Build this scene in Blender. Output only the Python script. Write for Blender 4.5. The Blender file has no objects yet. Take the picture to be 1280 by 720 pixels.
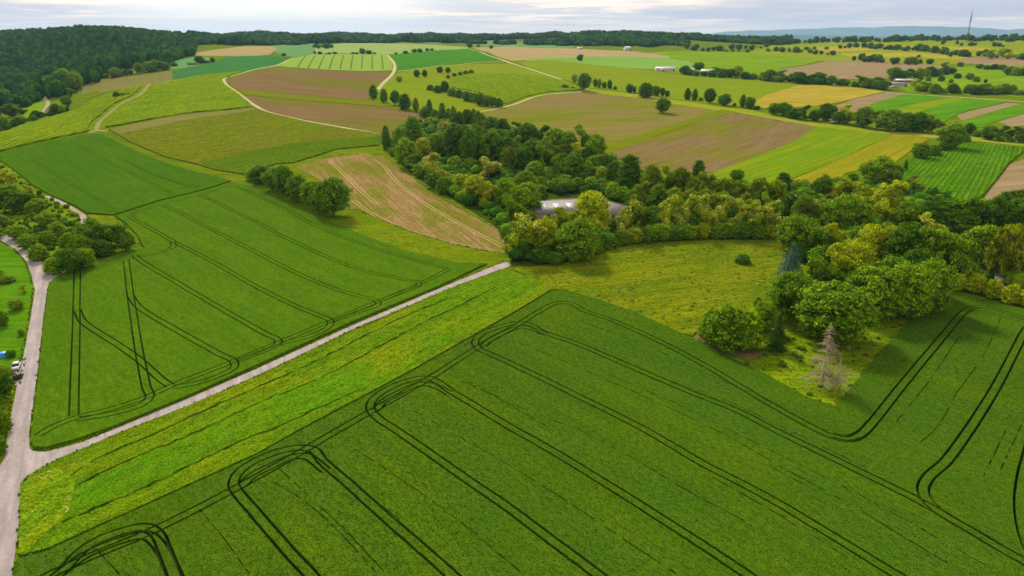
import bpy, math, random
import numpy as np, time
T0 = time.time()
from mathutils import Vector, Matrix
from mathutils.geometry import delaunay_2d_cdt
R = math.radians
rng = np.random.default_rng(7)
random.seed(7)

# ------------------------------------------------------------------ camera, sky, sun, exposure
PITCH, CAM_H, FPX = R(19.8), 90.0, 865.0
scn = bpy.context.scene
COL = scn.collection
cam_d = bpy.data.cameras.new('camera'); cam = bpy.data.objects.new('camera', cam_d); COL.objects.link(cam)
cam.location = (0, 0, CAM_H); cam.rotation_euler = (math.pi/2 - PITCH, 0, 0)
cam_d.sensor_width = 36; cam_d.lens = 36*FPX/1280; cam_d.clip_start = 1; cam_d.clip_end = 60000
scn.camera = cam
SUN_AZ, SUN_EL = R(-22), R(38)
world = bpy.data.worlds.new('World'); scn.world = world; world.use_nodes = True
sun_d = bpy.data.lights.new('sun', 'SUN'); sun_d.energy = 4.2; sun_d.angle = R(10); sun_d.color = (1, .93, .82)
sun = bpy.data.objects.new('sun', sun_d); COL.objects.link(sun)
sdir = Vector((math.sin(SUN_AZ)*math.cos(SUN_EL), math.cos(SUN_AZ)*math.cos(SUN_EL), math.sin(SUN_EL)))
sun.rotation_euler = sdir.to_track_quat('Z', 'Y').to_euler(); sun.location = (0, 0, 300)
scn.view_settings.view_transform = 'Standard'; scn.view_settings.look = 'None'
scn.view_settings.gamma = 1; scn.view_settings.exposure = 0.0
HAZE = 3.0e-5

def build_world():
    nt = world.node_tree; N = nt.nodes; L = nt.links; N.clear()
    out = N.new('ShaderNodeOutputWorld'); mix = N.new('ShaderNodeMixShader')
    sky = N.new('ShaderNodeTexSky'); sky.sky_type = 'NISHITA'; sky.sun_disc = False
    sky.sun_elevation = SUN_EL; sky.sun_rotation = SUN_AZ; sky.air_density = 1.0; sky.dust_density = 2
    b1 = N.new('ShaderNodeBackground'); b1.inputs[1].default_value = .1
    L.new(sky.outputs[0], b1.inputs[0])
    b2 = N.new('ShaderNodeBackground'); b2.inputs[1].default_value = 1.0
    tc = N.new('ShaderNodeTexCoord')
    sep = N.new('ShaderNodeSeparateXYZ'); L.new(tc.outputs['Generated'], sep.inputs[0])
    def m(op, a, b=None, c=None):
        n = N.new('ShaderNodeMath'); n.operation = op
        for i, v in enumerate((a, b, c)):
            if v is None: continue
            if isinstance(v, (int, float)): n.inputs[i].default_value = v
            else: L.new(v, n.inputs[i])
        return n.outputs[0]
    def mixc(f, a, b):
        n = N.new('ShaderNodeMix'); n.data_type = 'RGBA'; n.clamp_factor = True
        for s, v in (('Factor', f),):
            if isinstance(v, (int, float)): n.inputs[0].default_value = v
            else: L.new(v, n.inputs[0])
        for k, v in ((6, a), (7, b)):
            if isinstance(v, tuple): n.inputs[k].default_value = (*v, 1)
            else: L.new(v, n.inputs[k])
        return n.outputs[2]
    # cloud deck coordinates: project the view direction on a plane overhead (clouds shrink toward the horizon)
    zc = m('MAXIMUM', m('ADD', sep.outputs[2], .045), .03)
    u = m('DIVIDE', sep.outputs[0], zc); v = m('DIVIDE', sep.outputs[1], zc)
    cmb = N.new('ShaderNodeCombineXYZ'); L.new(u, cmb.inputs[0]); L.new(v, cmb.inputs[1])
    def noise(scale, det, rough, off, sx=1.0, sy=1.0):
        mp = N.new('ShaderNodeMapping'); mp.inputs[1].default_value = off; mp.inputs[3].default_value = (sx, sy, 1)
        L.new(cmb.outputs[0], mp.inputs[0])
        n = N.new('ShaderNodeTexNoise'); n.inputs['Scale'].default_value = scale; n.inputs['Detail'].default_value = det
        n.inputs['Roughness'].default_value = rough; n.inputs['Distortion'].default_value = .35
        L.new(mp.outputs[0], n.inputs[0]); return n.outputs[0]
    def ramp(x, lo, hi):
        n = N.new('ShaderNodeMapRange'); n.interpolation_type = 'SMOOTHSTEP'
        n.inputs[1].default_value = lo; n.inputs[2].default_value = hi; L.new(x, n.inputs[0]); return n.outputs[0]
    big = noise(.16, 4, .5, (3.2, 11.1, 0), 1.0, .8)
    mid = noise(.5, 6, .6, (1.3, 4.4, 0), .8, 1.0)
    fine = noise(1.3, 6, .62, (7.3, 1.4, 0), .55, 1.0)
    cream = (1.9, 1.45, 1.08); blue = (.66, .69, .82); grey = (.98, .93, .93)
    c = mixc(ramp(fine, .35, .62), (1.05, .95, .92), cream)
    c = mixc(m('MULTIPLY', ramp(mid, .46, .58), .9), c, grey)
    c = mixc(m('MULTIPLY', ramp(big, .47, .56), .72), c, blue)
    # horizon band: pale, slightly pink
    hz = ramp(sep.outputs[2], .030, 0.004)
    c = mixc(m('MULTIPLY', hz, .75), c, (1.55, 1.26, 1.04))
    # bright gap in front of the sun: widens round the sun's bearing
    dp = N.new('ShaderNodeVectorMath'); dp.operation = 'DOT_PRODUCT'; L.new(tc.outputs['Generated'], dp.inputs[0])
    gd = Vector((math.sin(R(-17.3)), math.cos(R(-17.3)), .085)).normalized()
    dp.inputs[1].default_value = gd
    glow = ramp(dp.outputs['Value'], .966, .9995)
    c = mixc(m('MULTIPLY', glow, .85), c, (1.6, 1.48, 1.3))
    # overhead the deck is a plain grey-white
    ov = ramp(sep.outputs[2], .15, .6)
    c = mixc(ov, c, (.70, .67, .63))
    L.new(c, b2.inputs[0])
    mix.inputs[0].default_value = .93
    L.new(b1.outputs[0], mix.inputs[1]); L.new(b2.outputs[0], mix.inputs[2]); L.new(mix.outputs[0], out.inputs[0])
build_world()

# ------------------------------------------------------------------ helpers
def s2l(c):
    return tuple(((v/255)/12.92 if v/255 <= .04045 else (((v/255)+.055)/1.055)**2.4) for v in c)
ILLUM = 1.05
def alb(c, k=1.0):
    c = s2l(c); l = .25*c[0]+.65*c[1]+.1*c[2]; q = 1.13 if c[1] > c[2]*1.35 and c[1] > c[0]*.98 else 1.0
    c = [max(.004, l+(v-l)*q) for v in c]
    return tuple(min(.85, v*k/ILLUM) for v in c)
def tag(o, label=None, cat=None, group=None, kind=None):
    if label: o['label'] = label
    if cat: o['category'] = cat
    if group: o['group'] = group
    if kind: o['kind'] = kind
    return o
def link(name, data, parent=None, loc=None, rot=None, scale=None):
    o = bpy.data.objects.new(name, data); COL.objects.link(o)
    if parent: o.parent = parent
    if loc is not None: o.location = loc
    if rot is not None: o.rotation_euler = rot
    if scale is not None: o.scale = scale
    return o
def mesh_np(name, V, Fq, mats, nper=4, midx=None, smooth=False, cols=None):
    V = np.asarray(V, np.float32); Fq = np.asarray(Fq, np.int32)
    me = bpy.data.meshes.new(name); me.vertices.add(len(V)); me.vertices.foreach_set('co', V.ravel())
    n = len(Fq); me.loops.add(n*nper); me.loops.foreach_set('vertex_index', Fq.ravel())
    me.polygons.add(n); me.polygons.foreach_set('loop_start', np.arange(n, dtype=np.int32)*nper)
    if midx is not None: me.polygons.foreach_set('material_index', np.asarray(midx, np.int32))
    if smooth: me.polygons.foreach_set('use_smooth', np.ones(n, bool))
    for m_ in mats: me.materials.append(m_)
    if cols is not None:
        a = me.color_attributes.new('tint', 'FLOAT_COLOR', 'POINT'); a.data.foreach_set('color', np.asarray(cols, np.float32).ravel())
    me.update(calc_edges=True); me.validate(); return me

# material builder ---------------------------------------------------
class NT:
    def __init__(s, name):
        s.mat = bpy.data.materials.new(name); s.mat.use_nodes = True
        s.nt = s.mat.node_tree; s.N = s.nt.nodes; s.L = s.nt.links
        s.bsdf = s.N['Principled BSDF']; s.bsdf.inputs['Specular IOR Level'].default_value = .03
        s.bsdf.inputs['Roughness'].default_value = .85
    def put(s, sock, v):
        if isinstance(v, (int, float)): sock.default_value = v
        elif isinstance(v, tuple):
            sock.default_value = (*v, 1) if len(sock.default_value) == 4 and len(v) == 3 else v
        else: s.L.new(v, sock)
    def m(s, op, a, b=None, c=None):
        n = s.N.new('ShaderNodeMath'); n.operation = op
        for i, v in enumerate((a, b, c)):
            if v is not None: s.put(n.inputs[i], v)
        return n.outputs[0]
    def mix(s, f, a, b, mode='MIX'):
        n = s.N.new('ShaderNodeMix'); n.data_type = 'RGBA'; n.blend_type = mode
        s.put(n.inputs[0], f); s.put(n.inputs[6], a); s.put(n.inputs[7], b); return n.outputs[2]
    def pos(s):
        if not hasattr(s, '_p'): s._p = s.N.new('ShaderNodeNewGeometry').outputs['Position']
        return s._p
    def objc(s):
        return s.N.new('ShaderNodeTexCoord').outputs['Object']
    def xf(s, vec, ang=0., sc=(1, 1, 1), off=(0, 0, 0)):
        r = s.N.new('ShaderNodeVectorRotate'); r.rotation_type = 'Z_AXIS'; r.inputs['Angle'].default_value = ang
        s.L.new(vec, r.inputs['Vector'])
        n = s.N.new('ShaderNodeMapping'); n.inputs[1].default_value = off; n.inputs[3].default_value = sc
        s.L.new(r.outputs[0], n.inputs[0]); return n.outputs[0]
    def noise(s, vec, scale, det=3, rough=.55, dist=0.):
        n = s.N.new('ShaderNodeTexNoise'); s.L.new(vec, n.inputs[0]); n.inputs['Scale'].default_value = scale
        n.inputs['Detail'].default_value = det; n.inputs['Roughness'].default_value = rough; n.inputs['Distortion'].default_value = dist
        return n.outputs[0]
    def ramp(s, x, lo, hi, a=0., b=1.):
        n = s.N.new('ShaderNodeMapRange'); n.interpolation_type = 'SMOOTHSTEP'; s.put(n.inputs[0], x)
        for i, v in enumerate((lo, hi, a, b)): n.inputs[i+1].default_value = v
        return n.outputs[0]
    def bump(s, h, strength, dist):
        n = s.N.new('ShaderNodeBump'); n.inputs['Strength'].default_value = strength; n.inputs['Distance'].default_value = dist
        s.L.new(h, n.inputs['Height']); s.L.new(n.outputs[0], s.bsdf.inputs['Normal'])

def wang(px0, py0, px1, py1):      # heading of a line seen in the photo, as an angle on the ground
    a, b = at(px0, py0), at(px1, py1); return math.atan2(b[1]-a[1], b[0]-a[0])

def fieldmat(name, c1, c2, c3=None, ang=0., fine=.35, speck=.35, coarse=30., streak=5., rows=None, bump=.5, bd=.25, c3amt=.5, c3scale=60., flowers=None, band=.12):
    """c1/c2 vary in long streaks along the working direction; c3 = large patches; rows = (spacing m, strength, colour, duty)."""
    t = NT(name); p = t.pos(); t.bsdf.inputs['Specular IOR Level'].default_value = 0.
    a = t.xf(p, -ang, (1/streak, 1, 1))
    f = t.ramp(t.noise(a, 1/coarse*4, 4, .6), .32, .68)
    col = t.mix(f, alb(c1), alb(c2))
    st = t.ramp(t.noise(t.xf(p, -ang, (.02, 1, 1), (5, 3, 0)), .45, 2, .6), .3, .7, 1-band, 1+band)
    if c3 is not None:
        q = t.ramp(t.noise(t.xf(p, -ang, (.4, 1, 1), (31, 17, 0)), 1/c3scale*2, 6, .66), .42, .60)
        col = t.mix(t.m('MULTIPLY', q, c3amt), col, alb(c3))
    fn = t.noise(p, 1/fine, 3, .7)
    fn2 = t.noise(t.xf(p, -ang, (.6, 1, 1), (9, 9, 0)), .33/fine, 3, .65)
    k = t.m('ADD', t.ramp(fn, .3, .7, 1-speck, 1+speck), t.ramp(fn2, .3, .7, -speck*.4, speck*.4))
    k = t.m('MULTIPLY', k, st)
    g = t.N.new('ShaderNodeCombineColor'); [t.L.new(k, g.inputs[i]) for i in range(3)]
    col = t.mix(1.0, col, g.outputs[0], 'MULTIPLY')
    h = t.m('ADD', fn, t.m('MULTIPLY', fn2, .8))
    if rows:
        sp, amt, rc, duty = rows
        w = t.xf(p, -ang, (1, 1, 1))
        sx = t.N.new('ShaderNodeSeparateXYZ'); t.L.new(w, sx.inputs[0])
        wob = t.m('MULTIPLY', t.m('SUBTRACT', t.noise(p, .5, 2), .5), sp*.35)
        s_ = t.m('SINE', t.m('MULTIPLY', t.m('ADD', sx.outputs[1], wob), 2*math.pi/sp))
        q = t.ramp(s_, duty-.35, duty+.35)
        brk = t.ramp(t.noise(p, .8, 3), .3, .55)
        q2 = t.m('MULTIPLY', t.m('SUBTRACT', 1.0, q), amt)
        col = t.mix(t.m('MULTIPLY', q2, t.ramp(brk, 0, 1, .6, 1)), col, alb(rc))
        h = t.m('ADD', h, t.m('MULTIPLY', q, 2.0))
    if flowers:
        fc, den, fsz = flowers
        v = t.N.new('ShaderNodeTexVoronoi'); v.inputs['Scale'].default_value = 1/fsz; t.L.new(p, v.inputs['Vector'])
        near = t.ramp(v.outputs['Distance'], .28, .12)
        clump = t.ramp(t.noise(p, .09, 3, .6), .62-den, .72-den)
        col = t.mix(t.m('MULTIPLY', near, clump), col, alb(fc))
    t.L.new(col, t.bsdf.inputs['Base Color']); t.bump(h, bump, bd)
    return t.mat
def plain(name, c, rough=.7, var=.12, scale=2., metal=0., spec=.3):
    t = NT(name); n = t.noise(t.objc(), scale, 4, .6)
    k = t.ramp(n, .3, .7, 1-var, 1+var); g = t.N.new('ShaderNodeCombineColor'); [t.L.new(k, g.inputs[i]) for i in range(3)]
    t.L.new(t.mix(1.0, alb(c), g.outputs[0], 'MULTIPLY'), t.bsdf.inputs['Base Color'])
    t.bsdf.inputs['Roughness'].default_value = rough; t.bsdf.inputs['Metallic'].default_value = metal
    t.bsdf.inputs['Specular IOR Level'].default_value = spec
    return t.mat

# ------------------------------------------------------------------ the terrain: heights by bearing and distance from the viewpoint
AZ = np.array([-36.5, -29.0, -20.0, -10.0, 0.0, 10.0, 20.0, 29.0, 36.5])
DS = np.array([0, 200, 400, 600, 700, 850, 1000, 1200, 1400, 1700, 2000, 2500, 3000, 3500, 4500, 7000, 12000, 25000.])
ZT = np.array([
 # 0 200 400 600 700 850 1000 1200 1400 1700 2000 2500 3000 3500 4500 7000 12000 25000
 [0, 0, 4, 14, 18, 4, -6, -2, 6, 26, 52, 86, 90, 80, 60, 20, 0, 0],
 [0, 0, 3, 10, 15, 26, 34, 22, 30, 42, 62, 108, 108, 90, 60, 20, 0, 0],
 [0, 0, 2, 8, 11, 18, 27, 38, 46, 56, 64, 73, 84, 93, 85, 30, 0, 0],
 [0, 0, 1, 5, 8, 14, 22, 31, 40, 50, 60, 70, 82, 96, 85, 40, 0, 0],
 [0, 0, 0, 3, 6, 12, 20, 30, 38, 48, 58, 68, 80, 92, 85, 40, 0, 0],
 [0, 0, 0, 2, 4, 9, 15, 24, 33, 43, 53, 72, 100, 98, 70, 40, 0, 0],
 [0, 0, 0, 1, 3, 8, 13, 20, 28, 38, 48, 60, 70, 76, 55, 10, 0, 0],
 [0, 0, 0, 1, 2, 5, 9, 14, 22, 34, 45, 64, 80, 84, 40, 0, 0, 0],
 [0, 0, 0, 1, 2, 5, 9, 14, 22, 34, 45, 66, 84, 82, 30, 0, 0, 0]], float)
def crom(P0, P1, P2, P3, t):
    return .5*((2*P1)+(-P0+P2)*t+(2*P0-5*P1+4*P2-P3)*t*t+(-P0+3*P1-3*P2+P3)*t**3)
def hz(x, y):
    x = np.asarray(x, float); y = np.asarray(y, float)
    d = np.hypot(x, y); az = np.degrees(np.arctan2(x, y))
    az = np.clip(az, -36.49, 36.49)
    i = np.clip(np.searchsorted(AZ, az)-1, 0, 7); ta = (az-AZ[i])/(AZ[i+1]-AZ[i])
    j = np.clip(np.searchsorted(DS, d)-1, 0, len(DS)-2); td = np.clip((d-DS[j])/(DS[j+1]-DS[j]), 0, 1)
    def row(ii):
        z = ZT[np.clip(ii, 0, 8)]
        z = ZT[np.clip(ii, 0, 8), :]
        g = lambda jj: ZT[np.clip(ii, 0, 8), np.clip(jj, 0, len(DS)-1)]
        # non-uniform safe hermite with finite-difference slopes
        def sl(jj):
            a, b = np.clip(jj-1, 0, len(DS)-1), np.clip(jj+1, 0, len(DS)-1)
            return (g(b)-g(a))/np.maximum(DS[b]-DS[a], 1)
        h = DS[j+1]-DS[j]; t = td
        return (2*t**3-3*t**2+1)*g(j)+(t**3-2*t**2+t)*h*sl(j)+(-2*t**3+3*t**2)*g(j+1)+(t**3-t**2)*h*sl(j+1)
    z = crom(row(i-1), row(i), row(i+1), row(i+2), ta)
    und = (np.sin(x/61+.5)*np.sin(y/83+1.1)*.9+np.sin(x/23+y/31)*.15)*np.clip((d-120)/500, 0, 1.5)
    far = (np.sin(x/210+1)*np.cos(y/260)*5+np.sin(x/90+y/120)*1.6)*np.clip((d-1500)/1500, 0, 1)*np.clip((9000-d)/4000, 0, 1)
    az0 = np.degrees(np.arctan2(x, y)); wl = np.clip((-24-az0)/5, 0, 1)*np.clip((d-1350)/300, 0, 1)*np.clip((3000-d)/500, 0, 1)
    return z+und+far+wl*(np.sin(x/105+y/190)*11+np.sin(y/130-x/260+2)*9)
CP, SP = math.cos(PITCH), math.sin(PITCH)
def rays(P):
    P = np.asarray(P, float).reshape(-1, 2)
    u = P[:, 0]-640; v = 360-P[:, 1]
    D = np.stack([u, FPX*CP+v*SP, -FPX*SP+v*CP], 1)
    return D/np.hypot(D[:, 0], D[:, 1])[:, None]
def atn(P, dmax=9000.):
    """photo points -> points on the ground (first hit of the view ray with the terrain, capped at dmax)"""
    D = rays(P); n = len(D); t = np.full(n, 60.0); lo = t.copy(); hit = np.zeros(n, bool); cur = t.copy()
    while cur.min() < dmax and not hit.all():
        nx = np.where(hit, cur, np.minimum(cur*1.011, dmax+1))
        below = (CAM_H+D[:, 2]*nx) < hz(D[:, 0]*nx, D[:, 1]*nx)
        new = below & ~hit
        lo = np.where(hit, lo, cur); hi = nx
        cur = nx; hit |= new
        if (nx >= dmax).all(): break
        cur = np.where(~hit & (cur >= dmax), dmax+1, cur)
        if ((cur >= dmax) | hit).all(): break
    a, b = lo.copy(), cur.copy()
    for _ in range(22):
        m = (a+b)/2; bl = (CAM_H+D[:, 2]*m) < hz(D[:, 0]*m, D[:, 1]*m)
        b = np.where(hit & bl, m, b); a = np.where(hit & ~bl, m, a)
    t = np.minimum(np.where(hit, b, dmax), dmax)
    X, Y = D[:, 0]*t, D[:, 1]*t
    return np.stack([X, Y, hz(X, Y)], 1)
def at(px, py, dmax=9000.): return atn([(px, py)], dmax)[0]
def pxm(p):      # photo pixels per metre at a world point
    return FPX/(p[1]*CP+(CAM_H-p[2])*SP)

# ------------------------------------------------------------------ field outlines (traced on the photo, laid on the ground)
REG = []      # (object name, label, material key, height, points Nx2 world)
def reg(name, label, mat, h, pts, dmax=9000.):
    REG.append((name, label, mat, h, atn(pts, dmax)[:, :2]))
def strip(name, label, mat, h, pts, w, dmax=9000.):
    P = smooth(atn(pts, dmax)[:, :2], 6); REG.append((name, label, mat, h, ribbon(P, w)))
def smooth(P, step):
    P = np.asarray(P)[:, :2]; out = []
    Q = np.vstack([2*P[0]-P[1], P, 2*P[-1]-P[-2]])
    for k in range(len(P)-1):
        L = np.linalg.norm(P[k+1]-P[k]); st = step if np.isscalar(step) else step(P[k])
        n = max(1, int(math.ceil(L/max(st, .5)))); n = min(n, 60)
        # centripetal catmull-rom
        p0, p1, p2, p3 = Q[k], Q[k+1], Q[k+2], Q[k+3]
        a = [0]; 
        for A, B in ((p0, p1), (p1, p2), (p2, p3)): a.append(a[-1]+max(np.linalg.norm(B-A), 1e-3)**.5)
        for i in range(n):
            t = a[1]+(a[2]-a[1])*i/n
            A1 = (a[1]-t)/(a[1]-a[0])*p0+(t-a[0])/(a[1]-a[0])*p1
            A2 = (a[2]-t)/(a[2]-a[1])*p1+(t-a[1])/(a[2]-a[1])*p2
            A3 = (a[3]-t)/(a[3]-a[2])*p2+(t-a[2])/(a[3]-a[2])*p3
            B1 = (a[2]-t)/(a[2]-a[0])*A1+(t-a[0])/(a[2]-a[0])*A2
            B2 = (a[3]-t)/(a[3]-a[1])*A2+(t-a[1])/(a[3]-a[1])*A3
            out.append((a[2]-t)/(a[2]-a[1])*B1+(t-a[1])/(a[2]-a[1])*B2)
    out.append(P[-1]); return np.array(out)
def normals(P):
    T = np.gradient(P, axis=0); T /= np.maximum(np.linalg.norm(T, axis=1), 1e-9)[:, None]
    return np.stack([-T[:, 1], T[:, 0]], 1)
def ribbon(P, w):
    n = normals(P); w = np.asarray(w)/2
    if w.ndim: w = w[:, None]
    return np.vstack([P+n*w, (P-n*w)[::-1]])

exec_regions = None
def build_regions():
    GF = 'far farmland'
    # --- far fields first, nearer ones later (later wins)
    reg('green_field', 'flat fresh green field below the far wooded ridge, right of centre', 'f_bright', .3, [(800,66),(850,64),(960,64),(1030,75),(975,86),(955,101),(860,94),(815,87),(852,82),(850,74)])
    reg('green_field', 'patchwork of yellow-green meadows under the mast', 'f_yellowgreen', .3, [(935,66),(975,55),(1060,50),(1200,48.5),(1330,50),(1330,75),(1192,80),(1175,83),(1100,78),(1035,77),(960,68)], 3300)
    reg('green_field', 'bright green meadows along the right edge', 'f_bright', .3, [(1110,102),(1150,96),(1190,86),(1235,80),(1340,84),(1340,124),(1270,121),(1135,115)])
    reg('green_field', 'yellow field strip between hedges left of the mast', 'f_yellow', .3, [(1020,60),(1110,57),(1240,60),(1232,63),(1110,61),(1030,64)], 3300)
    reg('green_field', 'yellow-green field strip between far hedges on the right', 'f_yellow', .3, [(1050,67),(1130,66),(1230,72),(1225,76),(1130,71),(1060,71)], 3300)
    reg('brown_field', 'ploughed brown field at the far right edge', 'f_brown', .1, [(1192,76),(1225,70),(1340,72),(1340,86),(1235,81),(1205,79)])
    reg('brown_field', 'broad bare brown field behind the farm roofs on the right', 'f_brown', .1, [(972,88),(1035,76),(1100,77),(1175,82),(1190,86),(1150,97),(1060,99),(985,95)])
    reg('green_field', 'teal green field under the far wood, centre', 'f_teal', .3, [(585,57),(598,50),(640,52),(718,57),(716,60),(640,59)])
    reg('brown_field', 'long pale brown field before the far farm', 'f_brownpale', .1, [(590,59),(640,58),(716,60.5),(790,64),(835,70),(838,74),(795,71),(728,71),(680,74),(640,76),(622,71)])
    reg('green_field', 'pale green field behind the striped crop', 'f_pale', .3, [(392,57),(470,54),(548,56),(592,59.5),(585,61),(535,64),(486,68),(445,67),(395,67)])
    reg('green_field', 'narrow pale green clearing in the far wood', 'f_pale', .3, [(486,49),(560,49.5),(574,52),(550,54),(500,53)])
    reg('green_field', 'pale green field with a lone round tree', 'f_mint', .3, [(655,76),(680,73),(727,71),(795,71),(840,73),(868,79),(866,84),(815,87),(740,83)])
    reg('green_field', 'teal green field on the left before the wood', 'f_teal', .3, [(330,59),(350,54),(396,55),(392,67),(368,72),(345,66)])
    reg('brown_field', 'dry brown field on the far left rise', 'f_brownpale', .1, [(238,67),(262,63),(310,58),(336,57.5),(347,61),(338,68),(315,70.5),(280,70),(240,70)])
    reg('green_field', 'deep teal green field left of the striped crop', 'f_tealdeep', .3, [(215,89),(262,80),(285,71),(340,70),(369,72),(346,81),(300,91),(258,94),(216,99)])
    reg('green_field', 'light teal green strip at the foot of the left wood', 'f_teal', .3, [(105,98),(120,90),(170,84),(240,72),(262,72),(262,79),(216,87),(170,91),(106,99)])
    reg('brown_field', 'olive brown field below the left wood', 'f_stubble', .1, [(104,100),(160,93),(215,88),(216,99),(185,110),(125,116),(102,117)])
    reg('meadow', 'bright green valley meadow beside the lane on the left', 'f_bright', .2, [(14,152),(20,118),(40,105),(56,112),(60,130),(52,146),(24,160)])
    reg('green_field', 'pale green crop with nine dark stripes', 'f_striped', .7, [(345,83),(368,72.5),(392,67.6),(482,67.8),(491,80),(491,88.3),(405,87.5)])
    reg('green_field', 'dark green field right of the striped crop', 'f_deep', .5, [(487,69),(535,64),(585,61),(612,69),(622,74.5),(570,80),(498,88),(496,80)])
    reg('brown_field', 'brown field with green rims in the centre distance', 'f_browngreen', .1, [(282,100),(305,92),(346,85.5),(405,88),(489,90),(473,108),(463,113),(461,121),(468,127),(400,121.5),(320,113),(297,112)])
    reg('green_field', 'thin green strip between two brown fields', 'f_green', .4, [(297,112.5),(320,113.5),(400,122),(468,127.5),(494,132.5),(480,133.5),(400,127),(320,120),(303,118.5)])
    reg('brown_field', 'brown and green field above the winding farm track', 'f_browngreen', .1, [(304,119),(320,120.5),(400,127.5),(480,134),(540,146),(548,160),(520,172),(475,166.5),(432,159),(382,150),(336,139),(318,131)])
    reg('green_field', 'long olive green field right of the white track', 'f_olive', .4, [(645,77),(690,75.5),(760,83),(860,94.5),(960,101.5),(1058,108),(1110,114),(1000,107),(960,118),(960,136),(902,133),(800,117),(733,110),(702,98),(665,86)])
    reg('yellow_field', 'yellow field behind the row of trees on the right', 'f_yellow', .5, [(958,119),(1000,107),(1055,108),(1107,114.5),(1066,124),(1040,130),(1018,133),(960,136),(938,131)])
    reg('brown_field', 'reddish brown wedge field right of the yellow field', 'f_brown', .1, [(1042,133),(1066,124.5),(1109,115),(1132,117.5),(1090,130),(1080,140),(1040,142)])
    reg('green_field', 'bright green strip fields above the right hedge', 'f_mint2', .5, [(1080,141),(1092,130),(1133,117.8),(1186,122),(1258,128),(1198,142),(1170,158),(1110,150)])
    reg('green_field', 'olive green narrow strip within the bright green fields', 'f_olive', .52, [(1110,140),(1150,129),(1186,122.5),(1204,124),(1160,136),(1130,147)])
    reg('brown_field', 'pale brown wedge field near the right edge', 'f_brown', .1, [(1196,144),(1258,128.5),(1276,130),(1202,151)])
    reg('green_field', 'green wedge field between two brown wedges', 'f_mint2', .4, [(1200,153),(1277,130.5),(1340,130),(1330,134),(1248,151),(1226,160),(1206,158)])
    reg('brown_field', 'brown wedge field at the right edge above the dark hedge', 'f_brown', .1, [(1248,152),(1284,141),(1350,131),(1350,152),(1262,158)])
    reg('meadow', 'olive grass slope behind the central wood', 'f_olive', .2, [(462,113),(475,108),(497,91),(570,81),(640,79.5),(665,87),(702,99),(727,112),(690,118),(650,126),(622,134),(592,142),(548,148),(495,133),(470,127)])
    reg('vineyard', 'bright green vineyard on the slope behind the wood', 'f_vine', 1.3, [(562,97),(600,93),(640,92),(690,99),(716,106),(727,112.5),(685,115.5),(655,122),(632,130.5),(622,128),(600,116),(565,110)])
    reg('green_field', 'large olive brown field with a lone tree', 'f_browngreen2', .15, [(590,143),(640,131.5),(685,118.5),(727,115.5),(800,121),(880,133),(902,137),(830,159),(758,182),(740,186),(690,170),(640,158)])
    reg('meadow', 'yellow-green grass verge along the tree row', 'f_verge', .25, [(727,114.5),(733,110.5),(800,117.5),(902,133.5),(938,138),(1000,152),(1120,164),(1205,170),(1290,179),(1290,184),(1205,175),(1115,169),(1000,156),(902,139),(800,123)])
    reg('green_field', 'olive green grass lane between two brown fields', 'f_green', .2, [(902,137),(920,140),(836,163),(770,190),(752,192),(750,183),(830,159)])
    reg('brown_field', 'large bare brown field right of the wood', 'f_brown2', .1, [(918,140),(960,148),(1022,159),(1000,173),(960,190),(893,216),(800,214),(757,206),(760,192),(836,164)])
    reg('green_field', 'bright green field with faint lines beside the brown field', 'f_bright2', .5, [(1022,159),(1060,163),(1116,168.5),(1092,180),(1040,203),(987,225),(960,236),(880,222),(893,215.5),(960,190),(1000,173)])
    reg('yellow_field', 'olive yellow field right of the bright green one', 'f_yellow2', .5, [(1117,168.5),(1163,174),(1146,183),(1118,204),(1060,216),(1035,228),(990,232),(985,227),(1041,203),(1093,180)])
    reg('vineyard', 'deep green row crop at the right above the trees', 'f_rows', 1.2, [(1128,205),(1150,192),(1172,186),(1206,179.5),(1284,186),(1260,205),(1228,246),(1190,258),(1146,264),(1126,250)])
    reg('brown_field', 'bare brown field at the right edge above the trees', 'f_brown', .1, [(1288,196),(1350,190),(1350,262),(1235,252),(1230,246),(1262,206)])
    # left hill
    reg('vineyard', 'yellow-green vineyard on the left crest', 'f_vine', 1.3, [(-110,196),(-60,182),(0,167),(30,157),(57,148.5),(97,138),(115,126),(160,112),(200,104),(186,110),(170,117),(150,128),(132,142),(121,152),(112,164.5),(52,177),(0,190),(-110,216)], 1000)
    reg('vineyard', 'bright vineyard between the two farm tracks', 'f_vine2', 1.3, [(127,160),(134,150),(160,130),(186,117),(215,101),(250,95),(305,89.5),(279,99),(284,107),(300,118),(316,133.5),(250,140),(175,152),(132,160)], 1600)
    reg('vineyard', 'olive vineyard with sparse rows below the white track', 'f_vineolive', .8, [(136,162),(175,153.5),(250,141.5),(317,134.5),(335,141),(382,152.5),(432,161.5),(476,168),(474,182),(420,187),(367,204),(345,205.5),(307,219),(270,213),(247,206),(205,196),(163,178)])
    reg('vineyard', 'fresh green rows in the lower corner of the olive vineyard', 'f_vine3', .9, [(250,206),(300,192),(370,179),(475,171),(474,182),(420,187),(367,204),(345,205.5),(307,219),(275,213.5)])
    reg('brown_field', 'thin band of dry soil above the olive vineyard', 'f_stubble', .05, [(137,161.5),(175,153),(250,141),(317,134),(322,137),(250,148),(200,158),(150,168)])
    # near fields
    reg('green_field', 'smooth deep green field on the upper left', 'f_barley', .7, [(-120,226),(0,192),(52,179),(112,168),(125,168.5),(150,180),(205,204),(250,217),(289,227),(250,239),(200,251),(142,269.5),(108,267),(95,258),(62,244),(40,231),(15,211),(0,201),(-120,240)])
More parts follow.
